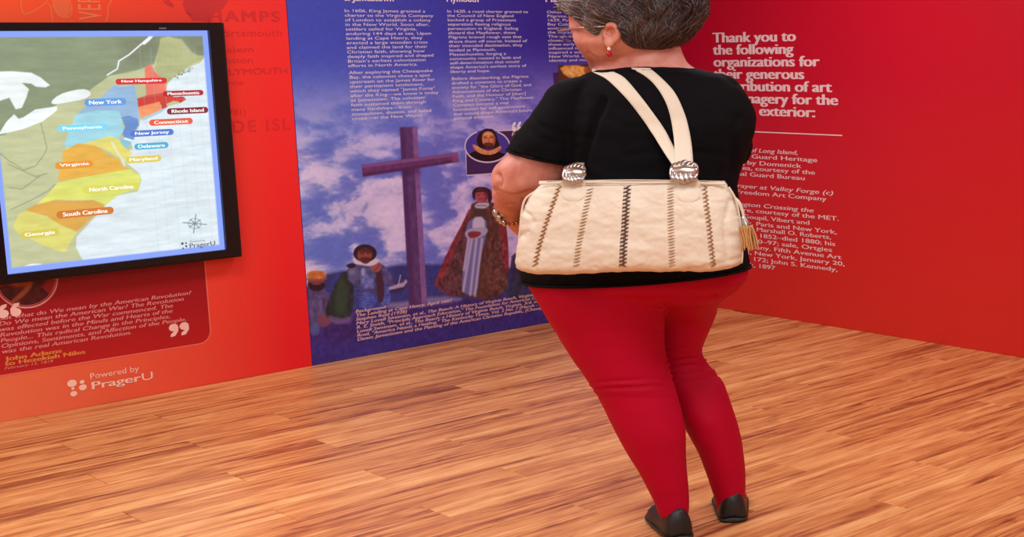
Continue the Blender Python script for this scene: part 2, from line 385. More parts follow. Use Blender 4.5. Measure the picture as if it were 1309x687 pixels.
cv.poly([(441, 340), (449, 336), (456, 338), (452, 343), (446, 343)], (30, 24, 44), .9, smooth=1)
cv.poly([(450, 332), (458, 329), (484, 331), (484, 336), (474, 341), (462, 339), (454, 338)], (214, 206, 230), 1, soft=.006, smooth=1)
cv.ell(466.5, 324, 15, 11.5, (46, 28, 44), tex=.3); cv.ell(466, 326.5, 9.5, 9, (142, 74, 68), soft=.008)
cv.poly([(457, 318), (466, 316), (476, 319), (474, 323), (460, 323)], (66, 36, 46), .8, soft=.01, smooth=1)
cv.line([(460, 324), (465, 324.4)], .005, (52, 26, 34), .8); cv.line([(469, 324.2), (474, 323.6)], .005, (52, 26, 34), .8)
cv.line([(467, 324), (467.6, 328)], .004, (176, 104, 90), .7)
cv.poly([(459, 330), (467, 328.5), (475, 330), (472, 336), (467, 338), (462, 336)], (74, 40, 44), .85, soft=.006, smooth=1)
# standing man in a long cloak
cv.poly([(602, 262), (592, 284), (578, 310), (566, 335), (556, 360), (556, 366), (566, 374), (580, 380), (596, 376), (610, 300)], (124, 50, 62), 1, soft=.008, smooth=1, tex=.5)
cv.poly([(598, 278), (582, 318), (570, 350), (558, 366), (570, 376), (598, 380), (612, 300)], (84, 58, 70), .85, soft=.02, smooth=1, tex=.6)
cv.poly([(600, 262), (611, 257), (630, 258), (642, 266), (649, 300), (650, 350), (648, 372), (636, 380), (620, 384), (602, 378), (592, 380), (600, 300)], (96, 62, 60), 1, soft=.008, smooth=1, tex=.5)
cv.poly([(636, 262), (645, 274), (650, 320), (650, 352), (642, 340), (640, 290)], (134, 46, 60), .9, soft=.012, smooth=1, tex=.4)
for k in range(120):
    x = rng.choice([rng.uniform(572, 596), rng.uniform(626, 648)]); yy = rng.uniform(305, 374)
    if x < 600 and yy < 374 - (x - 560) * 2.4: continue
    cv.ell(x, yy, 1.1, 1.2, [(140, 100, 150), (60, 70, 50), (160, 90, 80), (54, 40, 70)][k % 4], a=.65, soft=.006)
cv.poly([(606, 266), (620, 268), (626, 276), (624, 300), (616, 340), (612, 384), (592, 378), (594, 350), (598, 310), (594, 296)], (78, 58, 52), .9, soft=.01, smooth=1)
cv.poly([(601, 278), (622, 278), (622, 300), (614, 330), (610, 378), (597, 377), (590, 372), (592, 340), (598, 308), (594, 298)], (112, 112, 178), 1, soft=.006, smooth=1)
cv.poly([(604, 278), (619, 277), (620, 296), (604, 298)], (196, 192, 226), 1, soft=.008, smooth=1)
for a_, b_ in (((603, 306), (592, 372)), ((609, 306), (601, 377)), ((616, 306), (607, 378)), ((599, 306), (593, 345))):
    cv.line([a_, b_], .014, (196, 190, 224), .85, soft=.012)
cv.poly([(594, 297), (601, 292), (622, 290), (624, 298), (612, 305), (600, 306), (595, 303)], (168, 164, 208), 1, soft=.006, smooth=1)
cv.poly([(598, 297), (606, 295.5), (616, 297), (612, 303), (602, 305.5), (598, 302)], (136, 56, 66), 1, soft=.006, smooth=1)
cv.line([(600, 300), (608, 301)], .004, (86, 30, 44), .8)
cv.poly([(606, 263), (611, 259), (624, 259), (626, 263), (617, 268), (609, 267)], (190, 186, 214), 1, soft=.006, smooth=1)
cv.line([(609, 263), (622, 263)], .006, (80, 90, 130), .7)
cv.poly([(606, 266), (622, 267), (624, 274), (606, 276)], (70, 54, 62), .8, soft=.008, smooth=1)
cv.poly([(604, 253), (603, 245), (609, 239), (620, 239), (628, 243), (629, 256), (625, 261), (622, 248), (608, 247), (607, 257)], (54, 28, 44), 1, soft=.005, smooth=1)
cv.ell(615, 250.5, 7.6, 9.4, (170, 84, 88), soft=.006, rot=-8); cv.poly([(618, 242), (624, 246), (623, 256), (618, 260), (620, 250)], (112, 44, 62), .7, soft=.01, smooth=1)
cv.poly([(606, 247), (612, 241), (622, 242), (625, 247), (615, 245.5)], (60, 30, 46), .9, soft=.006, smooth=1)
cv.line([(610, 249.5), (613.6, 249)], .004, (70, 22, 40), .8); cv.line([(617.5, 248.6), (621, 248.4)], .004, (70, 22, 40), .8)
cv.line([(612.5, 254.5), (617.5, 254)], .004, (96, 24, 44), .8); cv.line([(615, 249.5), (614.6, 252.5)], .003, (190, 90, 96), .7)
# figures and shrubs further right, behind the person
cv.poly([(652, 330), (660, 322), (668, 330), (672, 380), (652, 382)], (44, 40, 86), .9, soft=.012, smooth=1)
cv.poly([(648, 352), (664, 348), (700, 350), (730, 345), (730, 382), (650, 388)], (46, 58, 84), .7, soft=.02, smooth=1, tex=.7)
cv.build('mural', left_at(.0008), M_print, p_bl)

M_white = mat('white_ink', rgb(240, 236, 240), .5); M_tint = mat('lilac_white_ink', rgb(206, 200, 226), .5)
M_cream = mat('cream_ink', rgb(236, 190, 168), .5)
L1 = left_at(.0016)
def col_txt(body, l, r, t, b, **k): return lettering(body, bx4(PY, l, r, t, b), L1, k.pop('m', M_white), p_bl, **k)
col_txt("& Jamestown", (439.6, 0), (503, 0), (470, -6.5), (470, 4), bold=.035)
col_txt("Plymouth", (570.5, 0), (611.5, 0), (590, -6), (590, 5.2), bold=.035)
col_txt("Massachusetts Bay", (697, 0), (786, 0), (720, -5), (720, 5.6), bold=.035)
T = dict(bold=0, lsp=1.06)
col_txt("In 1606, King James granted a\ncharter to the Virginia Company\nof London to establish a colony\nin the New World. Soon after,\nsettlers sailed for Virginia,\nenduring 144 days at sea. Upon\nlanding at Cape Henry, they\nerected a large wooden cross\nand claimed the land for their\nChristian faith, showing how\ndeeply faith inspired and shaped\nBritain's earliest colonization\nefforts in North America.",
        (440, 14), (556.6, 71), (440, 11.6), (446, 86), **T)
col_txt("After exploring the Chesapeake\nBay, the colonists chose a spot\nupstream on the James River for\ntheir permanent settlement,\nwhich they named \"James Forte\"\nafter the King\u2014we know it today\nas Jamestown. The colonists'\nfaith sustained them through\nmany hardships\u2014from\nmosquitoes, disease, and failed\ncrops\u2014in the New World.",
        (445.7, 92), (560, 115), (446, 91), (449.5, 155), **T)
col_txt("In 1620, a royal charter granted to\nthe Council of New England\nbacked a group of Protestant\nseparatists fleeing religious\npersecution in England. Sailing\naboard the Mayflower, these\nPilgrims braved rough seas that\ndrove them off course. Instead of\ntheir intended destination, they\nlanded at Plymouth,\nMassachusetts, forging a\ncommunity rooted in faith and\nself-determination that would\nshape America's earliest story of\nliberty and hope.",
        (571, 12.7), (674.6, 15), (571, 12.4), (576, 94.6), **T)
col_txt("Before disembarking, the Pilgrims\ndrafted a covenant to create a\nsociety for \"the Glory of God, and\nAdvancement of the Christian\nFaith, and the Honour of [their]\nKing and Country.\" This Mayflower\nCompact became a vital\nfoundation for self-government\nthat would shape America's future\npolitical tradition.",
        (576.7, 99.4), (683, 142), (577, 98.8), (578.6, 154.6), **T)
col_txt("Other Puritans followed the\nPilgrims, settling nearby. In\n1629, Puritans of the Mass.\nBay Colony set out with an\nenvisioned city on a hill for\nthe world to look upon.\nThough their community\nclosed its doors to some,\nthese early settlers deeply\ninfluenced the colonies and\ninspired a way of life in the\nNew World, shaping an\nidentity and moral order.",
        (698.6, 14), (786, 40), (698.6, 13.6), (702, 80.2), **T)
col_txt("Background:\nThe Landing at Cape Henry, April 1607\nStephen Reid (1928)\nMary Lovell Swetnam, et al., The Beach: A History of Virginia Beach, Virginia, revised ed\nR. E. Smith, \"Principle Approach Education,\" The Foundation for American Christian Edu\nLovell Swetnam, et al., The Beach: a History of Virginia Beach, Virginia, 3rd. ed., (Virginia\nRoel, \"America Needs a Healing,\" The Kentucky Times, Vol. 2 No. 7 (March - April 2004\nDawn: Jamestown and the Planting of the American Christian Republic, (Chesapeake",
        (454, 397), (716, 370), (454, 396.4), (456.6, 437.4), bold=.022, shear=.18, lsp=.9, m=mat('pale_rose_ink', rgb(226, 190, 196), .5))

# --- round portrait with its quote frame
M_navy = mat('navy_print', rgb(58, 40, 98), .42)
def flat(name, P, plane, to3d, m, parent):
    Q = np.array([plane(*p) for p in P]); V3 = to3d(Q[:, 0], Q[:, 1])
    return new_obj(name, mesh_np(name, V3, [range(len(P))]), m, parent)
def strip(name, P, w, plane, to3d, m, parent, closed=False):
    Q = np.array([plane(*p) for p in P]); n = len(Q); A = []; 
    for i in range(n):
        p = Q[(i - 1) % n] if (i or closed) else Q[i]; q = Q[(i + 1) % n] if (i < n - 1 or closed) else Q[i]
        t = _n(q - p); nn = np.array([-t[1], t[0]]); A += [Q[i] + nn * w / 2, Q[i] - nn * w / 2]
    A = np.array(A); Fq = [(2 * i, 2 * i + 1, (2 * i + 3) % (2 * n), (2 * i + 2) % (2 * n)) for i in range(n if closed else n - 1)]
    return new_obj(name, mesh_np(name, to3d(A[:, 0], A[:, 1]), Fq), m, parent)
flat('quote_box', [(595, 194), (596.5, 224), (700, 217), (697, 166), (622, 167)], PY, left_at(.0012), M_navy, p_bl)
strip('quote_outline', [(595, 194), (596.5, 224.4), (700, 217)], .006, PY, left_at(.0018), M_tint, p_bl)
strip('quote_outline', [(632, 167.5), (697, 164.5)], .006, PY, left_at(.0018), M_tint, p_bl)
a0 = PY(594, 164); a1 = PY(653, 212)
pc = Canvas(a0[0] - .01, a1[0] + .01, PY(620, 212)[1], PY(620, 162)[1], 150, 130, PY)
pc.C[:] = np.array((70, 62, 168)) / 255.
cxp, cyp, rxp, ryp = 622.6, 187, 28.6, 20.6
pc.poly([(590, 204), (602, 195), (612, 192), (634, 193), (648, 198), (660, 206), (650, 216), (596, 216)], (22, 14, 24), smooth=1)
pc.poly([(610, 186), (609, 176), (614, 168), (620, 164.8), (629, 165.5), (634, 170), (636, 180), (639, 186), (634, 190), (614, 190)], (34, 18, 18), smooth=1, tex=.3)
pc.poly([(603, 184), (609, 186), (618, 192), (628, 193), (638, 187), (641, 187), (640, 192), (630, 198), (618, 198), (607, 193)], (216, 150, 96), smooth=1, tex=.25)
for k in range(22):
    t = k / 21; pc.line([(604 + 36 * t, 186 + 6 * math.sin(math.pi * t)), (605 + 35 * t, 190 + 7 * math.sin(math.pi * t))], .003, (150, 92, 58), .45)
pc.ell(624.4, 178.4, 8.6, 10.4, (206, 132, 92), soft=.006, rot=-6)
pc.ell(623, 172.4, 6, 3.6, (232, 170, 124), a=.8, soft=.016)
pc.poly([(630, 170), (634, 176), (632, 188), (628, 188), (631, 178)], (130, 70, 46), .7, soft=.008, smooth=1)
pc.line([(618.6, 176.6), (622.4, 176)], .005, (64, 30, 22), .9); pc.line([(626, 175.6), (629.8, 176)], .005, (64, 30, 22), .9)
pc.line([(617.8, 174.6), (622.6, 173.8)], .004, (84, 40, 26), .8); pc.line([(625.8, 173.6), (630, 174.2)], .004, (84, 40, 26), .8)
pc.line([(624.6, 176), (624, 181.4), (626, 182)], .004, (150, 82, 54), .8)
pc.poly([(617.6, 183), (624.6, 182.4), (630.4, 183.4), (629, 189), (625, 192), (620, 189.4)], (72, 34, 24), .95, smooth=1, soft=.006)
pc.line([(622, 185.8), (627, 185.6)], .005, (156, 64, 52), .9)
tt = np.linspace(0, 2 * math.pi, 41)[:-1]; ringp = [(cxp + rxp * math.cos(a), cyp + ryp * math.sin(a)) for a in tt]
r = pc.mask(pc.pts(ringp), .001); pc.M[:] = 0; pc.M[r[0]] = r[1]
hq = pc.mask(pc.pts([(611, 176), (614, 168), (620, 164.4), (629, 165), (634, 170), (634, 176)]), .001); pc.M[hq[0]] = np.maximum(pc.M[hq[0]], hq[1])
pc.build('portrait', left_at(.0018), M_print, p_bl)
strip('portrait_ring', [p for p in (ringp[33:] + ringp[:28])], .008, PY, left_at(.0024), M_tint, p_bl)
UPZ = np.array([0, 0, -1.])
def quote_marks(c, w, h, plane, to3d, m, parent, close=False):
    for k in (0, 1):
        u, v = plane(*c); u += k * w * 1.15; P = []
        for a in np.linspace(0, 2 * math.pi, 17)[:-1]: P.append((u + w * .5 * math.cos(a), v + w * .42 * math.sin(a)))
        s = -1 if close else 1
        tail = [(u - s * w * .5, v), (u - s * w * .48, v + s * h * .35), (u - s * w * .1, v + s * h * .75), (u + s * w * .4, v + s * h * .8), (u + s * w * .34, v + s * h * .55), (u, v + s * h * .35), (u, v)]
        A = np.array(P + tail); B = to3d(A[:, 0], A[:, 1]); B[len(P):] += (B[1] - B[0]) * 0 + np.cross(to3d(np.ones(1), np.zeros(1))[0] - to3d(np.zeros(1), np.zeros(1))[0], UPZ) * -.0005
        new_obj('quotation_mark', mesh_np('q', B, [range(len(P)), range(len(P), len(A))]), m, parent)
quote_marks((657, 165.5), .030, .05, PY, left_at(.0026), M_white, p_bl)
col_txt("For we\nmust", (654, 174), (672, 174), (654, 169.5), (654, 181), bold=.02, shear=.2)
# third picture, tucked behind her shoulder
q = Canvas(PY(713, 84)[0], PY(790, 84)[0], PY(720, 125)[1], PY(720, 83)[1], 110, 80, PY)
q.C[:] = np.array((86, 52, 40)) / 255.
q.poly([(714, 84), (745, 83), (752, 94), (740, 102), (722, 98)], (232, 170, 84), soft=.01, smooth=1, tex=.4)
q.poly([(720, 90), (730, 86), (742, 92), (732, 100)], (246, 200, 120), .8, soft=.012, smooth=1, tex=.3)
q.poly([(744, 86), (760, 84), (766, 98), (750, 100)], (150, 84, 50), .9, soft=.01, smooth=1, tex=.4)
q.build('portrait', left_at(.0018), M_print, p_bl)
flat('quote_box', [(706.5, 93), (708, 110), (725, 109), (725, 92)], PY, left_at(.0012), M_navy, p_bl)

# --- orange panel print
M_faint = mat('dull_red_ink', rgb(222, 42, 42), .45); M_fo = mat('light_orange_ink', rgb(244, 128, 72), .45); M_rd = mat('dark_red_ink', rgb(214, 44, 44), .45)
def o_txt(body, l, r, t, b, m=M_faint, **k): return lettering(body, bx4(PY, l, r, t, b), L1, m, p_or, **k)
o_txt("HAMPS", (266.5, 20), (357.5, 20), (320, 14), (320, 27.6), bold=.03, space=1.2)
o_txt("Portsmouth", (276, 40), (360, 40), (320, 37.6), (320, 46.5), space=1.05)
o_txt("Salem", (281, 62), (324, 62), (310, 59.4), (310, 67))
o_txt("Boston", (279, 76), (322.6, 76), (310, 73.2), (310, 80.6))
o_txt("PLYMOUTH", (284, 90), (367, 90), (330, 87), (330, 95), bold=.015)
o_txt("Province", (262, 106), (311, 106), (300, 102), (300, 109))
o_txt("(1781)", (283, 143), (314, 143), (305, 139), (305, 149.5))
o_txt("RHODE ISL", (238, 160), (371, 160), (330, 153), (330, 168), bold=.012, space=1.25)
lettering("VERMONT", bx4(PY, (99, 10), (129, 10), (110, -62), (110, 25.5)), L1, M_fo, p_or, rot=1, bold=.02, space=1.1)
strip('printed_outline', [(262, -2), (256, 10), (240, 17), (246, 21), (262, 22), (268, 28.5)], .008, PY, L1, M_faint, p_or)
flat('printed_shape', [(236, -8), (292, -8), (290, 3), (284, 12), (274, 17), (268, 28), (246, 26), (238, 16), (234, 6)], PY, left_at(.0010), M_rd, p_or)
flat('printed_shape', [(208, 1), (216, 0), (222, 6), (222, 10), (214, 7)], PY, left_at(.0010), M_rd, p_or)
def blob(P, w, m, it=2):
    Q = [np.array(p, float) for p in P]
    for _ in range(it):
        Q = [v for k in range(len(Q)) for v in (Q[k] * .75 + Q[(k + 1) % len(Q)] * .25, Q[k] * .25 + Q[(k + 1) % len(Q)] * .75)]
    strip('printed_outline', [tuple(v) for v in Q], w, PY, L1, m, p_or, closed=True)
M_fo2 = mat('soft_orange_ink', rgb(242, 116, 62), .45)
blob([(26, -10), (27, 16), (33, 20), (60, 4), (62, -10)], .005, M_fo2)
blob([(66, -10), (68, 12), (76, 22), (88, 23), (93, 14), (86, -10)], .005, M_fo2)
flat('printed_shape', [(66, -8), (68, 11), (74, 19), (84, 22.5), (91, 14), (86, -8)], PY, left_at(.0008), mat('tinted_orange_ink', rgb(240, 104, 56), .45), p_or)
strip('printed_outline', [(60, 4), (65, 8), (66, 20), (67, 29)], .005, PY, L1, M_fo2, p_or)
strip('printed_outline', [(144, -4), (141, 3), (137, 10), (138, 18), (135, 28)], .006, PY, L1, M_fo2, p_or)
# quote box
M_qred = grad_mat('dark_red_print', rgb(186, 26, 30), rgb(186, 26, 30), rgb(136, 8, 26), rgb(140, 8, 26), 'X', 1.8, 2.8, .15, .62)
rc = PY(267, 424); qb = PY(267, 400)[0]; v_lo = PY(130, 461)[1]; v_lo2 = PY(245, 440.5)[1]; v_lo = (v_lo + v_lo2) / 2
def rrect(u0, u1, v0, v1, r, n=7):
    P = []
    for cx_, cy_, a_ in ((u1 - r, v0 + r, -90), (u1 - r, v1 - r, 0), (u0 + r, v1 - r, 90), (u0 + r, v0 + r, 180)):
        for k in range(n):
            t = math.radians(a_ + 90 * k / (n - 1)); P.append((cx_ + r * math.cos(t), cy_ + r * math.sin(t)))
    return P
ident = lambda a, b: (a, b)
RR = rrect(1.0, qb, v_lo, 1.3, .055)
flat('quote_box', RR, ident, left_at(.0010), M_qred, p_or)
strip('quote_outline', RR, .0055, ident, left_at(.0016), mat('coral_ink', rgb(238, 110, 96), .45), p_or, closed=True)
M_rose = mat('rose_ink', rgb(222, 140, 136), .5)
L2 = left_at(.002)
lettering("But what do We mean by the American Revolution?\nDo We mean the American War? The Revolution\nwas effected before the War commenced. The\nRevolution was in the Minds and Hearts of the\nPeople... This radical Change in the Principles,\nOpinions, Sentiments, and Affection of the People,\nwas the real American Revolution.",
          bx4(PY, (-3, 405), (244.6, 376), (244, 371.8), (2, 452.5)), L2, M_rose, p_or, bold=.02, shear=.2, lsp=.95)
M_gold = mat('gold_ink', rgb(226, 134, 62), .5)
for body, a, b, em, m_, k_ in (("John Adams", (5.5, 458.6), (79, 449.5), .026, M_gold, dict(bold=.05)), ("to Hezekiah Niles", (5.5, 465.6), (109, 450.2), .026, M_gold, dict(bold=.05)), ("February 13, 1818", (5.5, 470.6), (68, 462.4), .015, M_rose, dict(shear=.2))):
    line_txt(body, a, b, PY(*a)[0], em, PY, L2, m_, p_or, **k_)
quote_marks((221.5, 419), .042, .052, PY, left_at(.0026), mat('pink_white_ink', rgb(244, 196, 184), .5), p_or, close=True)
quote_marks((4, 401.5), .042, .05, PY, left_at(.0026), bpy.data.materials['pink_white_ink'], p_or)
# portrait circle in the quote box
a0 = PY(-8, 360); a1 = PY(76, 360)
pc = Canvas(a0[0], a1[0], PY(34, 398)[1], PY(34, 318)[1], 150, 130, PY)
pc.C[:] = np.array((150, 20, 30)) / 255.
pc.poly([(-10, 398), (-8, 372), (14, 362), (34, 360), (52, 366), (66, 380), (66, 400)], (74, 18, 26), smooth=1, tex=.5)
pc.poly([(0, 350), (20, 346), (50, 348), (44, 362), (28, 368), (6, 362)], (186, 78, 40), smooth=1, tex=.5, soft=.02)
pc.poly([(12, 386), (28, 372), (40, 360), (43, 364), (32, 378), (18, 388)], (168, 92, 50), .9, soft=.01, smooth=1)
pc.poly([(40, 352), (52, 350), (60, 358), (52, 368), (42, 364)], (54, 16, 22), .9, soft=.02, smooth=1)
cxp, cyp, rxp, ryp = 33, 357, 40, 36.5
ringp = [(cxp + rxp * math.cos(a), cyp + ryp * math.sin(a)) for a in tt]
r = pc.mask(pc.pts(ringp), .001); pc.M[:] = 0; pc.M[r[0]] = r[1]
pc.build('portrait', left_at(.0018), M_print, p_or)
strip('portrait_ring', ringp, .007, PY, left_at(.0022), bpy.data.materials['rose_ink'], p_or, closed=True)
strip('portrait_ring', [(cxp + (p[0] - cxp) * .93, cyp + (p[1] - cyp) * .93) for p in ringp], .004, PY, left_at(.0022), mat('coral_dark_ink', rgb(200, 70, 70), .5), p_or, closed=True)
# logo
M_logo = mat('pale_ink', rgb(250, 206, 186), .5)
for c, r_ in (((91.8, 490.4), .0195), ((104.6, 488.6), .010), ((105.7, 495.4), .016), ((93, 497), .007), ((94, 503.6), .014)):
    u, v = PY(*c); P = [(u + r_ * math.cos(a), v + r_ * .82 * math.sin(a)) for a in tt]
    flat('logo_dot', P, ident, L2, M_logo, p_or)
lettering("Powered by", bx4(PY, (115, 480), (177.5, 472), (150, 472), (150, 481.6)), L2, M_logo, p_or)
lettering("Prager", bx4(PY, (116.5, 490), (180, 482), (150, 483.2), (150, 495.4)), L2, M_logo, p_or, bold=.03)
lettering("U", bx4(PY, (181, 480), (195, 480), (188, 476.4), (188, 486)), L2, M_logo, p_or)

# --- crimson panel print
R1 = right_at(.0016)
def r_txt(body, l, r, t, b, m=M_cream, **k): return lettering(body, bx4(PX, l, r, t, b), R1, m, p_cr, **k)
M_pw = mat('pink_white_print', rgb(246, 214, 212), .5)
r_txt("Thank you to\nthe following\norganizations for\ntheir generous\ncontribution of art\nand imagery for the\ntruck's exterior:", (910.6, 42), (1072, 131), (911, 42), (1020, 149.5), m=M_pw, bold=.06, lsp=.84)
uL = PX(911, 50)[0]
strip('printed_rule', [(914, 166.5), (1077, 173.3)], .006, PX, R1, M_pw, p_cr)
for body, a, b, it in (("The Battle of Long Island,", (960.7, 192), (1020, 196), .2), ("National Guard Heritage", (954.8, 199.8), (1045, 205), 0), ("painting by Domenick", (955, 208), (1024.7, 212.6), 0),
                       ("D'Andrea, courtesy of the", (948, 215), (1042, 220.7), 0), ("National Guard Bureau", (943, 222.5), (1029, 227.7), 0), ("The Prayer at Valley Forge (c)", (943, 237.6), (1065.5, 247), .2),
                       ("from Freedom Art Company", (941.4, 245.4), (1056.8, 254.5), 0), ("Washington Crossing the", (943, 261.5), (1040.4, 268.5), .2), ("Delaware, courtesy of the MET.", (952, 269.7), (1072.5, 279), 0),
                       ("sold to Goupil, Vibert and", (946, 277.5), (1035, 284), 0), ("Company, Paris and New York,", (952, 286), (1070, 296), 0), ("New York; Marshall O. Roberts,", (960.6, 293.5), (1062.6, 303), 0),
                       ("New York, 1852\u2013died 1880; his", (970.5, 302.3), (1068, 311.6), 0), ("estate, 1880\u201397; sale, Ortgies", (968, 309.8), (1064, 319), 0), ("and Company. Fifth Avenue Art", (963.6, 317.4), (1076, 328), 0),
                       ("Galleries, New York, January 20,", (969, 324.8), (1080, 337.4), 0), ("1897, no. 172; John S. Kennedy,", (966.5, 332.5), (1071, 344.4), 0), ("New York, 1897", (957.7, 339), (991.5, 342.8), 0)):
    line_txt(body, a, b, uL, .033, PX, R1, M_pw, p_cr, bold=.02, shear=it)

# ------------------------------------------------------------------ wall screen
YF = YL - .085
def tvp(px, py): return onY(px, py, YF)
def u_(px, py): return tvp(px, py)[0]
def v_(px, py): return tvp(px, py)[1]
o_u0, o_u1 = u_(0, 357) - .03, u_(297.5, 200); o_v0, o_v1 = v_(290, 328.2), v_(150, 29)
i_u0, i_u1 = (u_(9.7, 350.7) + u_(0, 254)) / 2, u_(280.4, 200); i_v0, i_v1 = v_(150, 335.4), v_(150, 39.3)
tv = empty('display_screen', ((o_u0 + o_u1) / 2, YL - .02, o_v0), 'large black framed display screen showing a lit map, mounted on the orange panel', 'screen')
M_blk = mat('black_gloss_bezel', rgb(3, 4, 12), .22, spec=.5, bump=.02); M_blk2 = mat('black_matt_casing', rgb(10, 9, 11), .5, bump=.05)
REC = .022
bm = bmesh.new()
def quad(*P): bm.faces.new([bm.verts.new(p) for p in P])
O = [(o_u0, o_v0), (o_u1, o_v0), (o_u1, o_v1), (o_u0, o_v1)]; I = [(i_u0, i_v0), (i_u1, i_v0), (i_u1, i_v1), (i_u0, i_v1)]
for k in range(4):
    a, b = O[k], O[(k + 1) % 4]; c, d = I[(k + 1) % 4], I[k]
    quad((a[0], YF, a[1]), (b[0], YF, b[1]), (c[0], YF, c[1]), (d[0], YF, d[1]))
    quad((d[0], YF, d[1]), (c[0], YF, c[1]), (c[0], YF + REC, c[1]), (d[0], YF + REC, d[1]))
    quad((b[0], YF, b[1]), (a[0], YF, a[1]), (a[0], YF + .03, a[1]), (b[0], YF + .03, b[1]))
bmesh.ops.remove_doubles(bm, verts=bm.verts, dist=1e-5)
me = bpy.data.meshes.new('bezel'); bm.to_mesh(me); bm.free(); child(new_obj('bezel', me, M_blk), tv)
child(box('casing', o_u0 - .016, o_u1 + .02, YF + .026, YF + .06, o_v0 - .012, o_v1 + .0015, M_blk2, bev=.004), tv)
child(box('wall_mount', o_u0 + .2, o_u1 - .2, YF + .055, YL - .002, o_v0 + .15, o_v1 - .15, M_blk2), tv)
u, v = tvp(208, 36.4)
child(box('status_light', u - .016, u + .016, YF - .001, YF + .002, v - .002, v + .003, mat('grey_plastic', rgb(120, 116, 116), .4, bump=.02)), tv)
YS = YF + REC - .002
SP = lambda px, py: onY(px, py, YS)
cs = Canvas(i_u0 - .02, i_u1 + .02, i_v0 - .02, i_v1 + .02, 380, 380, SP)
n = fbm(cs.U * 14, cs.V * 60, 5, 5); n2 = fbm(cs.U * 5, cs.V * 6, 9, 4)
cs.C[:] = np.array((186, 190, 148)) / 255.
cs.poly([(-10, 40), (272, 40), (264, 70), (255, 72), (245, 66), (232, 50), (208, 48), (203, 60), (197, 82), (175, 90), (140, 97), (115, 115), (75, 132), (55, 146), (20, 153), (8, 172), (-10, 176)], (134, 146, 118), soft=.006)
cs.poly([(150, 45), (272, 40), (266, 72), (255, 72), (245, 66), (232, 50), (206, 47), (200, 66), (180, 80), (160, 84)], (112, 116, 94), .55, soft=.06)
cs.poly([(205, 49), (215, 46.5), (228, 50), (240, 68), (262, 72), (240, 86), (224, 100), (215, 106), (208, 112), (198, 88), (201, 74)], (172, 176, 128), soft=.004)
cs.poly([(300, 62), (263, 71), (256, 80), (240, 87), (234, 92), (222, 99), (215, 106), (212, 114), (213, 122), (224, 126), (236, 124.5), (237, 128), (229, 132), (205, 139), (180, 152), (178, 158), (176, 166), (166, 178), (170, 190), (162, 194), (152, 186), (158, 205), (172, 217), (178, 222), (181, 230), (176, 245), (150, 250), (135, 261), (125, 274), (110, 290), (98, 303), (97, 316), (104, 330), (116, 345), (300, 330)], (212, 224, 230), soft=.004)
cs.poly([(-10, 92), (14, 91), (40, 93), (52, 99), (60, 106), (64, 109), (58, 112), (46, 111), (40, 107), (28, 106), (37, 114), (34, 124), (28, 138), (20, 140), (12, 125), (-10, 132)], (228, 236, 236), soft=.004)
cs.poly([(64, 131), (75, 121), (95, 115), (110, 113.5), (118, 120), (108, 127), (85, 131), (70, 134)], (230, 236, 236), smooth=1)
cs.poly([(-2, 172), (8, 156), (18, 146), (24, 152), (30, 150), (45, 140), (73, 136), (73, 141), (55, 155), (30, 165), (10, 170)], (230, 236, 236), smooth=0)
cs.line([(137, 96), (150, 88), (152, 78), (165, 70), (180, 57), (190, 50), (195, 42)], .006, (228, 236, 238)); cs.line([(184, 55), (190, 50), (196, 43)], .014, (228, 236, 238))
LAND = [([(185, 86), (193, 82), (198, 92), (204, 98), (212, 104), (213, 120), (187, 126)], (232, 104, 88)),
        ([(174, 126), (190, 122), (213, 118), (222, 124), (236, 124), (232, 131), (222, 129), (212, 133), (176, 138)], (204, 40, 36)),
        ([(176, 137), (204, 130), (207, 140), (190, 148), (180, 152)], (236, 134, 84)),
        ([(206, 131), (212, 131), (214, 137), (207, 140)], (188, 40, 44)),
        ([(147, 108), (160, 110), (172, 108), (176, 130), (178, 152), (170, 156), (160, 150), (130, 142), (96, 148), (108, 138), (130, 124), (140, 114)], (136, 176, 222)),
        ([(178, 153), (205, 141), (214, 138), (206, 144), (184, 154)], (150, 190, 220)),
        ([(91, 162), (96, 148), (125, 141), (152, 142), (156, 152), (158, 168), (150, 178), (86, 190), (82, 184)], (146, 208, 230)),
        ([(155, 150), (165, 148), (176, 152), (178, 160), (170, 170), (172, 178), (164, 180), (156, 172), (160, 162)], (84, 128, 206)),
        ([(152, 176), (160, 178), (168, 182), (164, 190), (156, 186)], (120, 190, 222)),
        ([(84, 190), (140, 174), (152, 178), (158, 188), (170, 196), (160, 204), (148, 200), (136, 192), (120, 186), (100, 186), (84, 195)], (226, 212, 104)),
        ([(80, 194), (100, 183), (122, 186), (138, 198), (153, 204), (156, 212), (166, 216), (76, 232), (74, 226), (80, 210)], (226, 164, 56)),
        ([(74, 234), (110, 226), (166, 216), (178, 224), (180, 232), (170, 242), (150, 250), (136, 262), (118, 256), (96, 256), (70, 255), (44, 264), (60, 250)], (214, 218, 98)),
        ([(33, 268), (46, 262), (70, 256), (95, 257), (120, 256), (135, 263), (118, 278), (98, 296), (72, 286), (60, 276), (40, 272)], (214, 154, 60)),
        ([(24, 274), (33, 269), (60, 277), (76, 287), (98, 297), (90, 310), (83, 323), (60, 316), (20, 296), (17, 288)], (212, 206, 104))]
for P, c in LAND: cs.poly(P, tuple(.84 * a_ + .16 * b_ for a_, b_ in zip(c, (206, 206, 170))), soft=.004)
cs.poly([(158, 178), (168, 181), (168, 178.5), (160, 176)], (232, 240, 242)); cs.line([(143, 182), (148, 192), (154, 200), (159, 211)], .008, (222, 226, 200), .9)
cs.line([(224, 126), (232, 124), (237, 127), (230, 131)], .005, (170, 40, 44), .8)
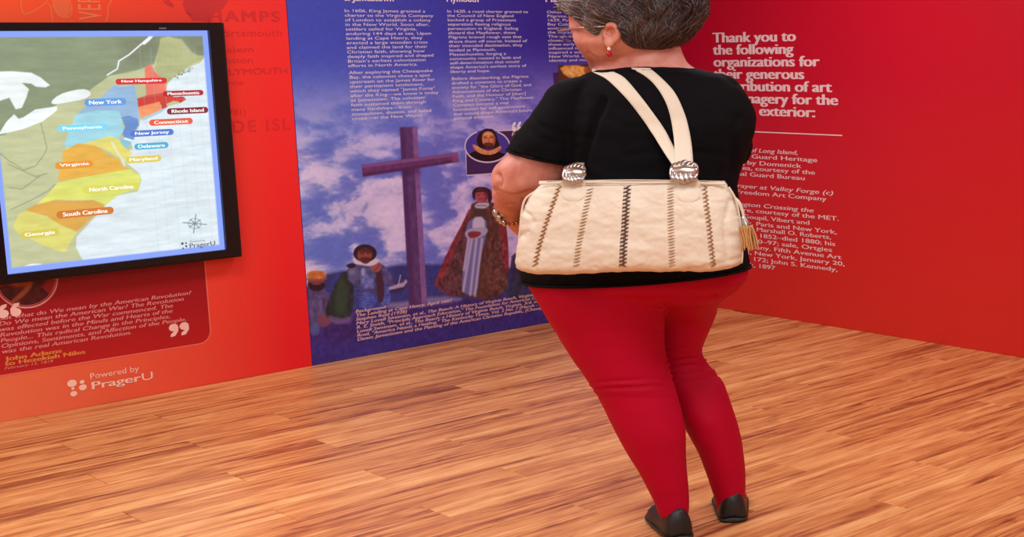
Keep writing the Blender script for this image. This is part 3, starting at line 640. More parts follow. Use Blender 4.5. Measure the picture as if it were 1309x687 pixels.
for k in range(26):
    x = 222 + rng.random() * 26; cs.ell(x, 100 - (x - 222) * .52 + rng.normal() * 1.5, .8, .7, (96, 104, 84), a=.8)
cs.poly([(26, 345), (34, 339), (44, 337), (56, 338), (60, 350), (26, 352)], (232, 240, 242), smooth=1)
for P in ([(52, 158), (56, 172), (60, 190)], [(10, 210), (30, 218), (46, 212), (56, 198), (60, 190)], [(12, 240), (28, 242), (50, 226)], [(14, 268), (40, 256), (62, 244), (70, 236)], [(28, 218), (46, 226), (60, 222)], [(0, 196), (12, 206), (26, 214)]): cs.line(P, .0035, (130, 132, 104), .7)
for x in range(9):
    cs.line([(190 + 14 * x - 12, 60), (190 + 14 * x + 14, 330)], .0025, (176, 192, 202), .35)
for yv in range(9):
    cs.line([(100, 130 + 24 * yv + 8), (288, 108 + 24 * yv)], .0025, (176, 192, 202), .35)
cs.C *= (.90 + .2 * (n * .7 + n2 * .3))[..., None]
bxc = PC = (249, 286)
for k in range(8):
    a = math.pi * k / 4 + .1; L = 15 if k % 2 == 0 else 9; cs.line([PC, (PC[0] + L * math.cos(a), PC[1] + L * .8 * math.sin(a))], .0045, (110, 130, 130), .9)
cs.line([(PC[0] + 8 * math.cos(a), PC[1] + 6.5 * math.sin(a)) for a in tt] + [(PC[0] + 8, PC[1])], .003, (120, 136, 136), .8)
# lavender border of the display
bw = .024; edge = np.minimum(np.minimum(cs.U - i_u0, i_u1 - cs.U), np.minimum(cs.V - i_v0, i_v1 - cs.V))
e = np.clip((edge - bw) / .006 + .5, 0, 1)[..., None]; cs.C = cs.C * e + np.array((132, 158, 246)) / 255. * (1 - e)
M_scr = attr_mat('display_glow', .25, emit=1.2, spec=.3)
child(cs.build('display', left_at(0, YS), M_scr, None), tv)
def emis(name, c, s=1.2):
    m = mat(name, (.01, .01, .01, 1), .4, bump=.0); p = m.node_tree.nodes['Principled BSDF']; p.inputs['Emission Color'].default_value = rgb(*c); p.inputs['Emission Strength'].default_value = s; return m
M_pt = emis('lit_white_text', (250, 250, 246))
for nm, c, w, h, colr in (("New Hampshire", (180.5, 103.8), 66, 7.6, (206, 44, 50)), ("Massachusetts", (234, 119.2), 52, 7, (170, 36, 50)), ("Rhode Island", (239.6, 141.6), 53, 8, (126, 36, 52)),
                          ("Connecticut", (218.4, 155.8), 56, 8, (222, 92, 62)), ("New Jersey", (194, 170), 56, 8, (76, 116, 202)), ("Delaware", (193.4, 186.6), 44, 8, (70, 170, 204)), ("Maryland", (183, 203.6), 46, 8.4, (212, 196, 84)),
                          ("New York", (134.4, 130.6), 54, 9.4, (94, 150, 216)), ("Pennsylvania", (105, 163.4), 65, 8, (120, 208, 234)), ("Virginia", (94.6, 210.8), 49, 9, (224, 142, 46)),
                          ("North Carolina", (142, 240.6), 73, 9.4, (208, 206, 92)), ("South Carolina", (108.6, 272), 74, 9.6, (200, 116, 46)), ("Georgia", (50.6, 298.8), 50, 9.4, (206, 190, 80))):
    u, v = SP(*c); ua = SP(c[0] - w / 2, c[1])[0]; ub = SP(c[0] + w / 2, c[1])[0]; hh = abs(SP(c[0], c[1] - h / 2)[1] - SP(c[0], c[1] + h / 2)[1])
    flatm = emis('lit_label_' + nm.lower().replace(' ', '_'), colr)
    P = rrect(ua, ub, v - hh / 2, v + hh / 2, hh * .499, 5)
    child(flat('map_label', P, ident, left_at(.0012, YS), flatm, None), tv)
    child(lettering(nm, (ua + (ub - ua) * .11, ub - (ub - ua) * .11, v - hh * (.26 if nm not in ('New Jersey', 'Maryland', 'Pennsylvania', 'Georgia') else .36), v + hh * .27), left_at(.002, YS), M_pt, None, bold=.03), tv)
M_dk = emis('lit_dark_text', (70, 84, 110))
child(lettering("Powered by", (SP(243, 308)[0], SP(262, 308)[0], SP(252, 310.4)[1], SP(252, 307)[1]), left_at(.0012, YS), M_dk, None), tv)
child(lettering("PragerU", (SP(242, 312)[0], SP(275, 312)[0], SP(256, 317.6)[1], SP(256, 310)[1]), left_at(.0012, YS), M_dk, None, bold=.02), tv)
for c, r_ in (((233, 311.6), .006), ((237.6, 311), .004), ((238, 315), .005), ((234, 317.6), .004)):
    u, v = SP(*c); child(flat('logo_dot', [(u + r_ * math.cos(a), v + r_ * math.sin(a)) for a in tt], ident, left_at(.0012, YS), M_dk, None), tv)

# ------------------------------------------------------------------ the person
HB = 4.35                                   # horizontal distance of her body line
def ring(py, xl, xr, ry, h=HB, tilt=0., ex=2.0, n=44):
    """one horizontal body section: left / right outline, half depth, distance, tilt of its plane"""
    a, b = at(xl, py, h), at(xr, py, h); c = (a + b) / 2; rx = np.linalg.norm(b - a) / 2; P = []
    for k in range(n):
        t = 2 * math.pi * k / n; cs_, sn = math.cos(t), math.sin(t)
        x = math.copysign(abs(cs_) ** (2 / ex), cs_); y = math.copysign(abs(sn) ** (2 / ex), sn)
        P.append(c + SD * rx * x + FW * ry * y - np.array([0, 0, 1.]) * tilt * x)
    return np.array(P)
def spline(keys, m):
    """Catmull-Rom through arrays of equal shape"""
    K = [np.asarray(k, float) for k in keys]; out = []
    for i in range(len(K) - 1):
        p0 = K[max(i - 1, 0)]; p1, p2 = K[i], K[i + 1]; p3 = K[min(i + 2, len(K) - 1)]
        for j in range(m):
            t = j / m; out.append(.5 * ((2 * p1) + (-p0 + p2) * t + (2 * p0 - 5 * p1 + 4 * p2 - p3) * t * t + (-p0 + 3 * p1 - 3 * p2 + p3) * t ** 3))
    out.append(K[-1]); return out
def loft(rings, m=4, cap=True):
    R_ = spline(rings, m); n = len(R_[0]); V = np.concatenate(R_); Fq = []
    for i in range(len(R_) - 1):
        for k in range(n):
            a = i * n + k; b = i * n + (k + 1) % n; Fq.append((a, b, b + n, a + n))
    V = list(V)
    if cap:
        V.append(R_[0].mean(0)); V.append(R_[-1].mean(0)); c0, c1 = len(V) - 2, len(V) - 1; L = (len(R_) - 1) * n
        for k in range(n):
            Fq.append((c0, (k + 1) % n, k)); Fq.append((c1, L + k, L + (k + 1) % n))
    return V, Fq
def tube(P, R_, n=20, m=4, flat_=1., cap=True):
    """tapered limb along points with radii (rounded ends)"""
    X = spline([np.append(p, r) for p, r in zip(P, R_)], m); X = [np.array(x) for x in X]; rings = []
    up = np.array([0, 0, 1.])
    nrm = None
    for i, x in enumerate(X):
        t = _n(X[min(i + 1, len(X) - 1)][:3] - X[max(i - 1, 0)][:3])
        if nrm is None: nrm = _n(np.cross(t, up) if abs(t @ up) < .95 else np.cross(t, SD))
        nrm = _n(nrm - t * (t @ nrm)); bn = np.cross(t, nrm)
        rings.append(np.array([x[:3] + x[3] * (nrm * math.cos(a) + bn * flat_ * math.sin(a)) for a in np.linspace(0, 2 * math.pi, n + 1)[:-1]]))
    t0 = _n(X[0][:3] - X[1][:3]); t1 = _n(X[-1][:3] - X[-2][:3])
    c0, c1 = X[0][:3], X[-1][:3]
    pre = [c0 + (rings[0] - c0) * k + t0 * X[0][3] * d for k, d in ((.05, .8), (.55, .66), (.86, .36))]
    post = [c1 + (rings[-1] - c1) * k + t1 * X[-1][3] * d for k, d in ((.86, .36), (.55, .66), (.05, .8))]
    R2 = pre + rings + post; nn = n; V = list(np.concatenate(R2)); Fq = []
    for i in range(len(R2) - 1):
        for k in range(nn):
            a = i * nn + k; b = i * nn + (k + 1) % nn; Fq.append((a, b, b + nn, a + nn))
    V.append(R2[0].mean(0)); V.append(R2[-1].mean(0)); L = (len(R2) - 1) * nn
    for k in range(nn):
        Fq.append((len(V) - 2, (k + 1) % nn, k)); Fq.append((len(V) - 1, L + k, L + (k + 1) % nn))
    return V, Fq
def fuse(parts, voxel, smooth_it=4, sub=None):
    """union the closed pieces into one continuous skin"""
    V, Fq = [], []
    for v, f in parts:
        o = len(V); V += [tuple(x) for x in v]; Fq += [tuple(i + o for i in q) for q in f]
    me = bpy.data.meshes.new('fuse'); me.from_pydata(V, [], Fq)
    bm = bmesh.new(); bm.from_mesh(me); bmesh.ops.recalc_face_normals(bm, faces=bm.faces); bm.to_mesh(me); bm.free()
    o = bpy.data.objects.new('tmp', me); COL.objects.link(o)
    r = o.modifiers.new('r', 'REMESH'); r.mode = 'VOXEL'; r.voxel_size = voxel; r.use_smooth_shade = True
    if smooth_it:
        q = o.modifiers.new('s', 'SMOOTH'); q.factor = .5; q.iterations = smooth_it
    dg = bpy.context.evaluated_depsgraph_get(); out = bpy.data.meshes.new_from_object(o.evaluated_get(dg))
    bpy.data.objects.remove(o); bpy.data.meshes.remove(me); return out
def get_co(me):
    a = np.empty(len(me.vertices) * 3, np.float32); me.vertices.foreach_get('co', a); return a.reshape(-1, 3).astype(float)
def get_no(me):
    a = np.empty(len(me.vertices) * 3, np.float32); me.vertex_normals.foreach_get('vector', a); return a.reshape(-1, 3).astype(float)
def set_co(me, a): me.vertices.foreach_set('co', a.astype(np.float32).ravel()); me.update()
def scr(P):
    """where points fall in the photo frame (used to lay measured creases onto cloth)"""
    q = (P - E0) @ ROT; return CX + FOC * q[:, 0] / q[:, 2], CY + FOC * q[:, 1] / q[:, 2]

base = at(885, 676, HB); base = np.array([base[0], base[1], 0.])
person = empty('person', tuple(base), 'person seen from behind in black short-sleeved shirt and red leggings, facing the blue panel', 'person')
M_skin = bpy.data.materials.new('skin'); M_skin.use_nodes = True
def skin_nodes(m):
    nt = m.node_tree; p = nt.nodes['Principled BSDF']; N = nt.nodes.new; L = nt.links.new
    tc = N('ShaderNodeTexCoord'); n = N('ShaderNodeTexNoise'); n.inputs['Scale'].default_value = 16; n.inputs['Detail'].default_value = 7; L(tc.outputs['Object'], n.inputs[0])
    cr = N('ShaderNodeValToRGB'); cr.color_ramp.elements[0].position = .35; cr.color_ramp.elements[0].color = rgb(196, 118, 102)
    cr.color_ramp.elements[1].position = .65; cr.color_ramp.elements[1].color = rgb(222, 152, 134); L(n.outputs[0], cr.inputs[0]); L(cr.outputs[0], p.inputs['Base Color'])
    p.inputs['Roughness'].default_value = .5; p.inputs['Subsurface Weight'].default_value = .12; p.inputs['Subsurface Radius'].default_value = (.02, .008, .005); p.inputs['Subsurface Scale'].default_value = .5
    n2 = N('ShaderNodeTexNoise'); n2.inputs['Scale'].default_value = 260; L(tc.outputs['Object'], n2.inputs[0])
    b = N('ShaderNodeBump'); b.inputs['Strength'].default_value = .15; b.inputs['Distance'].default_value = .001; L(n2.outputs[0], b.inputs['Height']); L(b.outputs[0], p.inputs['Normal'])
skin_nodes(M_skin)

# --- head, neck, trunk, limbs as one body
HH = HB - .01
head_rings = [ring(-34, 790, 842, .03, HH), ring(-30, 765, 862, .06, HH), ring(-18, 742, 880, .095, HH), ring(0, 729, 888, .112, HH), ring(17, 727, 888, .118, HH), ring(27, 728, 886, .12, HH),
              ring(34, 727.5, 883, .12, HH), ring(40, 731.5, 878, .12, HH), ring(47, 732.5, 870, .118, HH), ring(54, 734.5, 860, .115, HH), ring(62, 739, 846, .108, HH + .01),
              ring(70, 745, 832, .10, HH + .02), ring(78, 751, 822, .09, HH + .04), ring(86, 754.5, 810, .075, HH + .06), ring(93, 757, 800, .05, HH + .07)]
neck_rings = [ring(38, 790, 862, .075), ring(55, 782, 868, .08), ring(66, 777, 871.5, .082), ring(74, 772, 875, .085), ring(82, 768, 880, .09), ring(89, 762, 890, .10), ring(98, 750, 905, .11), ring(110, 735, 925, .12)]
trunk = [ring(98, 752, 905, .10), ring(120, 728, 938, .13), ring(150, 724, 952, .15), ring(200, 732, 945, .16), ring(250, 722, 938, .165), ring(300, 690, 944, .18), ring(345, 682, 948, .19), ring(372, 700, 932, .17)]
HLL = HB - .03; HRL = HB + .14
def legrings(g=0., lo=True):
    A = [(352, 680, 845, .165), (370, 681, 856, .17), (389, 691, 851, .165), (410, 703, 850, .155), (430, 716, 850, .145), (445, 725, 850, .14), (459, 734, 853, .135), (473, 744, 857, .13), (490, 755, 861, .125), (503, 763, 864.5, .12), (515, 769.5, 868, .12),
         (550, 787, 876, .115), (576, 801, 877, .10), (610, 821, 879, .08), (640, 836, 881, .062), (658, 842, 881, .055)]
    B = [(352, 845, 950, .14, -.12), (366, 845, 948, .15, -.10), (377, 846, 936, .15, -.06), (389, 846, 920, .14, -.02), (406, 846, 915, .13, .06), (427, 848, 905.5, .125, .07), (445, 849, 898.5, .118, .07), (460, 850, 900, .11, .07), (480, 856, 916, .115, .05), (494, 860, 926.5, .12, .03), (525, 868, 937, .12, 0),
         (546, 876, 944, .115, 0), (576, 892, 950, .10, 0), (610, 905, 953, .08, 0), (640, 914, 953, .062, 0), (658, 917, 952, .055, 0)]
    a = [ring(y, l + g, r - g, d - g * .00236, HLL) for y, l, r, d in A]; b = [ring(y, l + g - 16 * min(1, max(0, (505 - y) / 30)), r - g, d - g * .00236, HRL + o) for y, l, r, d, o in B]
    return a, b
la, lb = legrings(8.)
la += [ring(668, 846, 880, .05, HLL), ring(676, 848, 880, .05, HLL)]; lb += [ring(668, 920, 952, .05, HRL), ring(674, 921, 952, .05, HRL)]
# left arm: upper arm, elbow fold, forearm going forward and down, wrist
armL = [ring(125, 700, 772, .07), ring(160, 680, 758, .08), ring(185, 660, 745, .085), ring(200, 645, 738, .088, HB, .0), ring(212, 633, 732, .088), ring(224, 628.5, 726, .085), ring(234, 629, 716, .08), ring(244, 632, 700, .065), ring(252, 640, 690, .04)]
elb = at(666, 226, HB + .01); wr = at(655, 275, HB + .17)
foreL = tube([elb, at(655, 243, HB + .03), at(651, 257, HB + .09), wr], [.07, .062, .048, .034], 24)
def hand(w, d, side, palm_n, L=.18, curl=.5):
    """palm, four unequal fingers and a thumb; w wrist, d direction of the hand, side thumb side, palm_n palm normal"""
    d, side = _n(d), _n(side - d * (side @ d) / (d @ d)); palm_n = _n(palm_n - d * (palm_n @ d) - side * (palm_n @ side)); out = []
    out.append(tube([w, w + d * L * .25, w + d * L * .46], [.030, .036, .034], 18, flat_=.55) if False else tube([w - d * .01, w + d * L * .2, w + d * L * .44], [.030, .037, .036], 18))
    for k, (off, ln, r) in enumerate(((.030, .40, .0095), (.010, .45, .010), (-.011, .42, .0095), (-.031, .33, .0085))):
        b0 = w + d * L * .40 + side * off; a = 0; P = [b0]; dd = d + side * off * 1.5
        for s_, c_ in ((.46, .35), (.3, .9), (.24, 1.3)):
            a = c_ * curl; v = _n(_n(dd) * math.cos(a) + palm_n * math.sin(a)); P.append(P[-1] + v * L * ln * s_ * 1.1)
        out.append(tube(P, [r * 1.08, r, r * .92, r * .8], 10, 3))
    b0 = w + d * L * .12 + side * .026; P = [b0, b0 + (d * .5 + side * .75 + palm_n * .2) * L * .18, b0 + (d * .85 + side * .9 + palm_n * .35) * L * .28, b0 + (d * 1.25 + side * .9 + palm_n * .5) * L * .33]
    out.append(tube(P, [.016, .0135, .0115, .0095], 10, 3)); return out
UPV = np.array([0, 0, 1.])
handL = hand(wr + np.array([0, 0, -.01]) + SD * .004, -UPV * .55 + SD * .5 + FW * .45, -SD * .3 + UPV * .4 + FW, -UPV * .6 + FW * .2 - SD * .4, L=.165, curl=.6)
sh = at(925, 128, HB + .02); el2 = at(908, 222, HB + .16); wr2 = at(800, 236, HB + .33)
armR = tube([sh, at(916, 170, HB + .08), el2], [.075, .07, .058], 24); foreR = tube([el2, at(870, 232, HB + .28), wr2], [.056, .047, .031], 20)
handR = hand(wr2, -SD, UPV, -FW, L=.17, curl=.55)
# face: nose, brow, lips, eye balls under lids, cheek
fd = _n(-SD * .78 + FW * .62); fl = np.cross(UPV, fd); hc = at(806, 40, HH)
def fpt(f, s, py):  # f forward from head centre, s to her right, height of that photo row at her distance
    z = at(806, py, HH)[2]; p = hc + fd * f + fl * s; return np.array([p[0], p[1], z])
face = [tube([fpt(.135, 0, 33), fpt(.150, 0, 44), fpt(.165, 0, 54), fpt(.150, 0, 58)], [.012, .014, .019, .012], 12), tube([fpt(.140, .02, 57), fpt(.140, -.02, 57)], [.012, .012], 10),
        tube([fpt(.118, .035, 69), fpt(.136, 0, 68), fpt(.118, -.035, 69)], [.007, .011, .007], 10), tube([fpt(.112, .03, 73), fpt(.13, 0, 73), fpt(.112, -.03, 73)], [.007, .012, .007], 10),
        tube([fpt(.112, .07, 33), fpt(.137, .03, 31), fpt(.137, -.03, 31), fpt(.112, -.07, 33)], [.012, .014, .014, .012], 10), tube([fpt(.10, 0, 84), fpt(.112, 0, 86)], [.035, .03], 12),
        tube([fpt(.118, .04, 41), fpt(.12, .04, 41)], [.019, .017], 10), tube([fpt(.118, -.04, 41), fpt(.12, -.04, 41)], [.019, .017], 10)]
body_me = fuse([loft(head_rings), loft(neck_rings), loft(trunk), loft(la), loft(lb), loft(armL), foreL, armR, foreR] + handL + handR + face, .0058, 3)
# skin folds where the upper arm meets the forearm, soft wobble elsewhere
co = get_co(body_me); no = get_no(body_me); sx, sy = scr(co)
near = (co @ FW) < HB + .12
def crease(P, amp, wid):
    P = np.array(P, float); D = np.full(len(co), 1e9)
    for p, q in zip(P[:-1], P[1:]):
        e = q - p; t = np.clip(((sx - p[0]) * e[0] + (sy - p[1]) * e[1]) / (e @ e), 0, 1); D = np.minimum(D, np.hypot(sx - p[0] - t * e[0], sy - p[1] - t * e[1]))
    return -amp * np.exp(-(D / wid) ** 2) * near
dsp = crease([(637, 224), (640, 232), (638, 238)], .013, 3) + crease([(633, 243), (646, 250), (660, 252), (676, 247)], .008, 3.2) + crease([(648, 262), (660, 262)], .004, 2)
dsp += crease([(752, 68), (763, 76), (770, 84)], .004, 2) + crease([(772, 78), (800, 84), (850, 82)], .003, 2)
dsp += .0016 * (fbm(co[:, 0] * 22 + co[:, 1] * 9, co[:, 2] * 22, 3) - .5) * 2
set_co(body_me, co + no * dsp[:, None])
child(new_obj('body', body_me, M_skin, None, True), person)
# eyes
M_eye = mat('eye_white', rgb(232, 226, 220), .2, bump=.01); M_iris = mat('iris', rgb(60, 60, 50), .2, bump=.01)
for s_ in (.04, -.04):
    v, f = tube([fpt(.128, s_, 41), fpt(.129, s_, 41)], [.012, .012], 14); o = child(new_obj('eye', mesh_np('eye', v, f), M_eye, None, True), person)
    v, f = tube([fpt(.138, s_, 41), fpt(.1385, s_, 41)], [.0045, .0045], 12); i_ = new_obj('iris', mesh_np('iris', v, f), M_iris, None, True); i_.parent = o
# ear (camera side) and its twin on the far side
def ear(flip=False):
    hN = HH - .118 if not flip else HH + .118; sg = 1 if not flip else -1
    def e(px, py, d): return at(px if not flip else 1612 - px - 15, py, hN - sg * d)
    P = [tube([e(775, 37, .003), e(777, 32.8, .012), e(783, 31.6, .018), e(788.6, 34.5, .024), e(790.5, 40, .024), e(789, 46.5, .018), e(784.5, 52, .010), e(780.5, 56, .006)], [.006, .0075, .009, .010, .0098, .0095, .009, .009], 12),
         tube([e(777.5, 49, .0), e(778, 54, .004), e(778.6, 57.4, .006)], [.012, .0135, .0115], 12), tube([e(783.6, 38, .002), e(786.6, 41, .008), e(784.6, 47, .006), e(780.5, 50, .0)], [.008, .009, .008, .007], 10),
         tube([e(781, 40, -.02), e(781, 46, -.02)], [.022, .02], 14), tube([e(772.6, 42, .0), e(773.4, 46.5, .004)], [.007, .008], 10)]
    return fuse(P, .003, 2)
for fl_ in (False, True): child(new_obj('ear', ear(fl_), M_skin, None, True), person)
# earring: pearl and red bead
ee = empty('earring', tuple(at(778.7, 65, HH - .13)), None, None); 
def ball(c, r, n=16, sq=1.):
    bm = bmesh.new(); bmesh.ops.create_uvsphere(bm, u_segments=n, v_segments=n // 2 + 2, radius=r)
    for v in bm.verts: v.co = Vector((v.co.x, v.co.y, v.co.z * sq)) + Vector(tuple(c))
    me = bpy.data.meshes.new('ball'); bm.to_mesh(me); bm.free(); return me
M_silver = mat('polished_silver', rgb(190, 186, 186), .3, 1., bump=.05, bscale=60); M_pearl = mat('pearl', rgb(240, 214, 210), .25, bump=.01); M_redb = mat('red_bead', rgb(176, 10, 30), .2, bump=.01)
COL.objects.unlink(ee); bpy.data.objects.remove(ee)
e1 = child(new_obj('earring', ball(at(778.5, 62.5, HH - .132), .0055), M_pearl, None, True), person)
for me_, m_ in ((ball(at(778.7, 69.2, HH - .132), .0082, sq=1.1), M_redb),):
    b_ = new_obj('bead', me_, m_, None, True); b_.parent = e1

# --- hair
HR = [(-52, 800, 834, .03), (-48, 770, 858, .075), (-38, 742, 882, .115), (-22, 724, 897, .14), (0, 719, 901, .15), (10, 718, 903, .152), (20, 722, 901, .15), (35, 728, 893, .146), (49, 736, 880, .138), (57, 745, 873, .126), (66, 756, 868, .112)]
hy = np.array([r[0] for r in HR], float)
def hair_pt(phi, py, off=0.):
    xl = np.interp(py, hy, [r[1] for r in HR]); xr = np.interp(py, hy, [r[2] for r in HR]); ry = np.interp(py, hy, [r[3] for r in HR])
    a, b = at(xl, py, HH), at(xr, py, HH); c = (a + b) / 2; rx = np.linalg.norm(b - a) / 2 + off
    return c + SD * rx * math.cos(phi) + FW * (ry + off) * math.sin(phi)
HL = [(120, 0), (140, -2), (155, 0), (175, 14), (190, 22), (205, 24), (216, 30), (224, 40), (233, 50), (238, 48), (243, 34), (252, 29), (258, 36), (262, 47), (267, 56), (275, 60.5), (290, 62), (320, 63), (360, 63), (400, 62), (412, 56), (418, 40), (424, 34), (440, 48), (452, 40), (465, 24), (480, 0)]
hlx = np.array([h[0] for h in HL], float); hlv = np.array([h[1] for h in HL], float)
def hairline(phi):
    d = math.degrees(phi) % 360
    if d < 120: d += 360
    return float(np.interp(d, hlx, hlv))
NP, NT = 150, 46
V = []; Fq = []; VC = []
def hair_col(phi, py, k):
    d = math.degrees(phi) % 360; front = math.exp(-((d - 205) / 45) ** 2) * .8 + .22 * (py > 30)
    base_ = np.array((84, 56, 48)); dark = np.array((34, 22, 24)); grey = np.array((168, 148, 140))
    c = dark * (1 - k) + base_ * k; g = min(1, front * (0.25 + k)); return (c * (1 - g * .75) + grey * g * .75) / 255.
for j in range(NT):
    t = j / (NT - 1)
    for i in range(NP):
        phi = 2 * math.pi * i / NP; yl = hairline(phi); py = yl + (-52 - yl) * (t ** .9); th = min(1, t * 6) ** .6
        swirl = phi * 3 + py * .035
        n_ = float(vnoise(np.array([swirl * 5.2]), np.array([py * .035 + phi * .6]), 4)[0]); n2_ = float(vnoise(np.array([swirl * 14.]), np.array([py * .05 + phi]), 8)[0])
        off = -.038 * (1 - th) + (n_ - .5) * .012 * th + (n2_ - .5) * .005 * th - .012
        V.append(hair_pt(phi, py, off)); VC.append(hair_col(phi, py, .25 + .6 * n_ * n2_ * 1.6))
for j in range(NT - 1):
    for i in range(NP):
        a = j * NP + i; b = j * NP + (i + 1) % NP; Fq.append((a, b, b + NP, a + NP))
V.append(np.mean(V[-NP:], 0)); VC.append(VC[-1])
for i in range(NP): Fq.append(((NT - 1) * NP + i, (NT - 1) * NP + (i + 1) % NP, len(V) - 1))
def color_attr(me, cols):
    at_ = me.color_attributes.new('print', 'FLOAT_COLOR', 'POINT'); c = np.ones((len(cols), 4), np.float32); c[:, :3] = s2l(np.clip(np.array(cols), 0, 1)); at_.data.foreach_set('color', c.ravel())
M_hair = attr_mat('hair', .42, spec=.5)
me = mesh_np('hair', V, Fq); color_attr(me, VC); hair = child(new_obj('hair', me, M_hair, None, True), person)
# locks and strands swept back over it
V = []; Fq = []; VC = []
NS = 6500
for s in range(NS):
    ph = rng.uniform(0, 2 * math.pi); yl = hairline(ph); py = yl + (-50 - yl) * rng.random() ** 1.25; d = math.degrees(ph) % 360
    if d < 120: d += 360
    # swept from the face back, falling towards the nape
    back = 1. if d < 300 else -1.; away = min(1., abs(d - 300) / 90)
    L = rng.uniform(.35, .75); wav = (float(vnoise(np.array([ph * 3.4]), np.array([py * .05]), 77)[0]) - .5) * .34 + rng.uniform(-1, 1) * .03; wv = (float(vnoise(np.array([ph * 5.1 + 9]), np.array([py * .06]), 79)[0]) - .5) * 34; r0 = rng.uniform(.0008, .0019); lift = (rng.uniform(.008, .018) if s % 14 == 0 else rng.uniform(-.002, .009)) if py < yl - 6 else -.002; cl = rng.random() ** 1.5
    seg = 6; pts_ = []
    for k in range(seg):
        t = k / (seg - 1); p2 = ph + back * away * L * t * .75 + wav * math.sin(t * 5 + s); y2 = py + (14 + 26 * (1 - away)) * t * L * 1.7 + wv * t * t + 1.0 * math.sin(t * 6 + s * 1.7) - 4 * math.sin(math.pi * t) * (d < 240)
        ylim = hairline(p2) + 1.0; y2 = min(y2, ylim); edge = min(1, max(0, (hairline(p2) - y2) / 12))
        pts_.append((hair_pt(p2, y2, -.030 * (1 - edge) ** 1.2 + lift * math.sin(math.pi * min(1, t * 1.2)) + .002 + .016 * edge * (vnoise(np.array([p2 * 9 + y2 * .05]), np.array([y2 * .07]), 4)[0] - .5)), p2, y2))
    o = len(V)
    for k, (p, p2, y2) in enumerate(pts_):
        t = k / (seg - 1); w = r0 * (1 - t * .75) * 1.6; q = pts_[min(k + 1, seg - 1)][0] - pts_[max(k - 1, 0)][0]
        q = _n(q + 1e-9); nrm = _n(p - hc); sd_ = _n(np.cross(q, nrm) + 1e-9)
        c = hair_col(p2, y2, min(1, cl * .7 + .5 * float(vnoise(np.array([p2 * 9 + y2 * .05]), np.array([y2 * .07]), 4)[0]) ** 2)); 
        for a_ in (-1, 0, 1):
            V.append(p + sd_ * w * a_ + nrm * (w * .8 if a_ == 0 else 0)); VC.append(c)
    for k in range(seg - 1):
        a = o + 3 * k; Fq += [(a, a + 1, a + 4, a + 3), (a + 1, a + 2, a + 5, a + 4)]
me = mesh_np('strands', V, Fq); color_attr(me, VC); st = new_obj('strands', me, M_hair, None, True); st.parent = hair; tag(st, kind='stuff')

# --- eyeglasses (worn: a thing she carries on her head, moves with her)
gl_m = mat('dark_plum_rim', rgb(52, 22, 44), .3, bump=.01)
M_lens = bpy.data.materials.new('lens_glass'); M_lens.use_nodes = True; p_ = M_lens.node_tree.nodes['Principled BSDF']
p_.inputs['Base Color'].default_value = rgb(200, 190, 240); p_.inputs['Transmission Weight'].default_value = 1; p_.inputs['Roughness'].default_value = .02; p_.inputs['IOR'].default_value = 1.05; p_.inputs['Alpha'].default_value = .35
def add_tube(name, P, R_, m, root, n=10, mm=4):
    v, f = tube([np.array(p) for p in P], R_, n, mm); return child(new_obj(name, mesh_np(name, v, f), m, None, True), root)
gl = None
def gsub(name, me, m):
    o = new_obj(name, me, m, None, True); o.parent = gl; return o
hinge = at(713.8, 39.5, HH + .03)
lc = hinge - fl * .036 - UPV * .008 + fd * .006      # her left lens; the outer end is the hinge
lc2 = lc - fl * .105
lx = fl
def rim(c, ax):
    return [c + ax * .036 * math.cos(2 * math.pi * k / 28) + UPV * .021 * math.sin(2 * math.pi * k / 28) for k in range(29)]
Pr = rim(lc, lx); v, f = tube(Pr, [.0017] * len(Pr), 8, 1); gl = child(new_obj('eyeglasses', mesh_np('rim', v, f), gl_m, None, True), person)
gsub('lens', mesh_np('lens', Pr[:-1], [range(28)]), M_lens)
Pr2 = rim(lc2, lx); v, f = tube(Pr2, [.0017] * len(Pr2), 8, 1); gsub('rim', mesh_np('rim', v, f), gl_m); gsub('lens', mesh_np('lens', Pr2[:-1], [range(28)]), M_lens)
v, f = tube([Pr[14], (Pr[14] + Pr2[0]) / 2 + fd * .008, Pr2[0]], [.0014] * 3, 8); gsub('bridge', mesh_np('b', v, f), M_silver)
v, f = tube([hinge, at(728, 37.5, HH - .03), at(742, 35.8, HH - .095), at(760, 34.2, HH - .128), at(772, 33.8, HH - .137)], [.0028] * 5, 8); gsub('temple_arm', mesh_np('t', v, f), M_silver)
v, f = tube([at(790, 35.5, HH - .156), at(795.5, 40.5, HH - .166), at(802, 45.5, HH - .168)], [.0032, .0046, .003], 8); gsub('temple_tip', mesh_np('t', v, f), mat('black_plastic', rgb(16, 14, 18), .3, bump=.01))

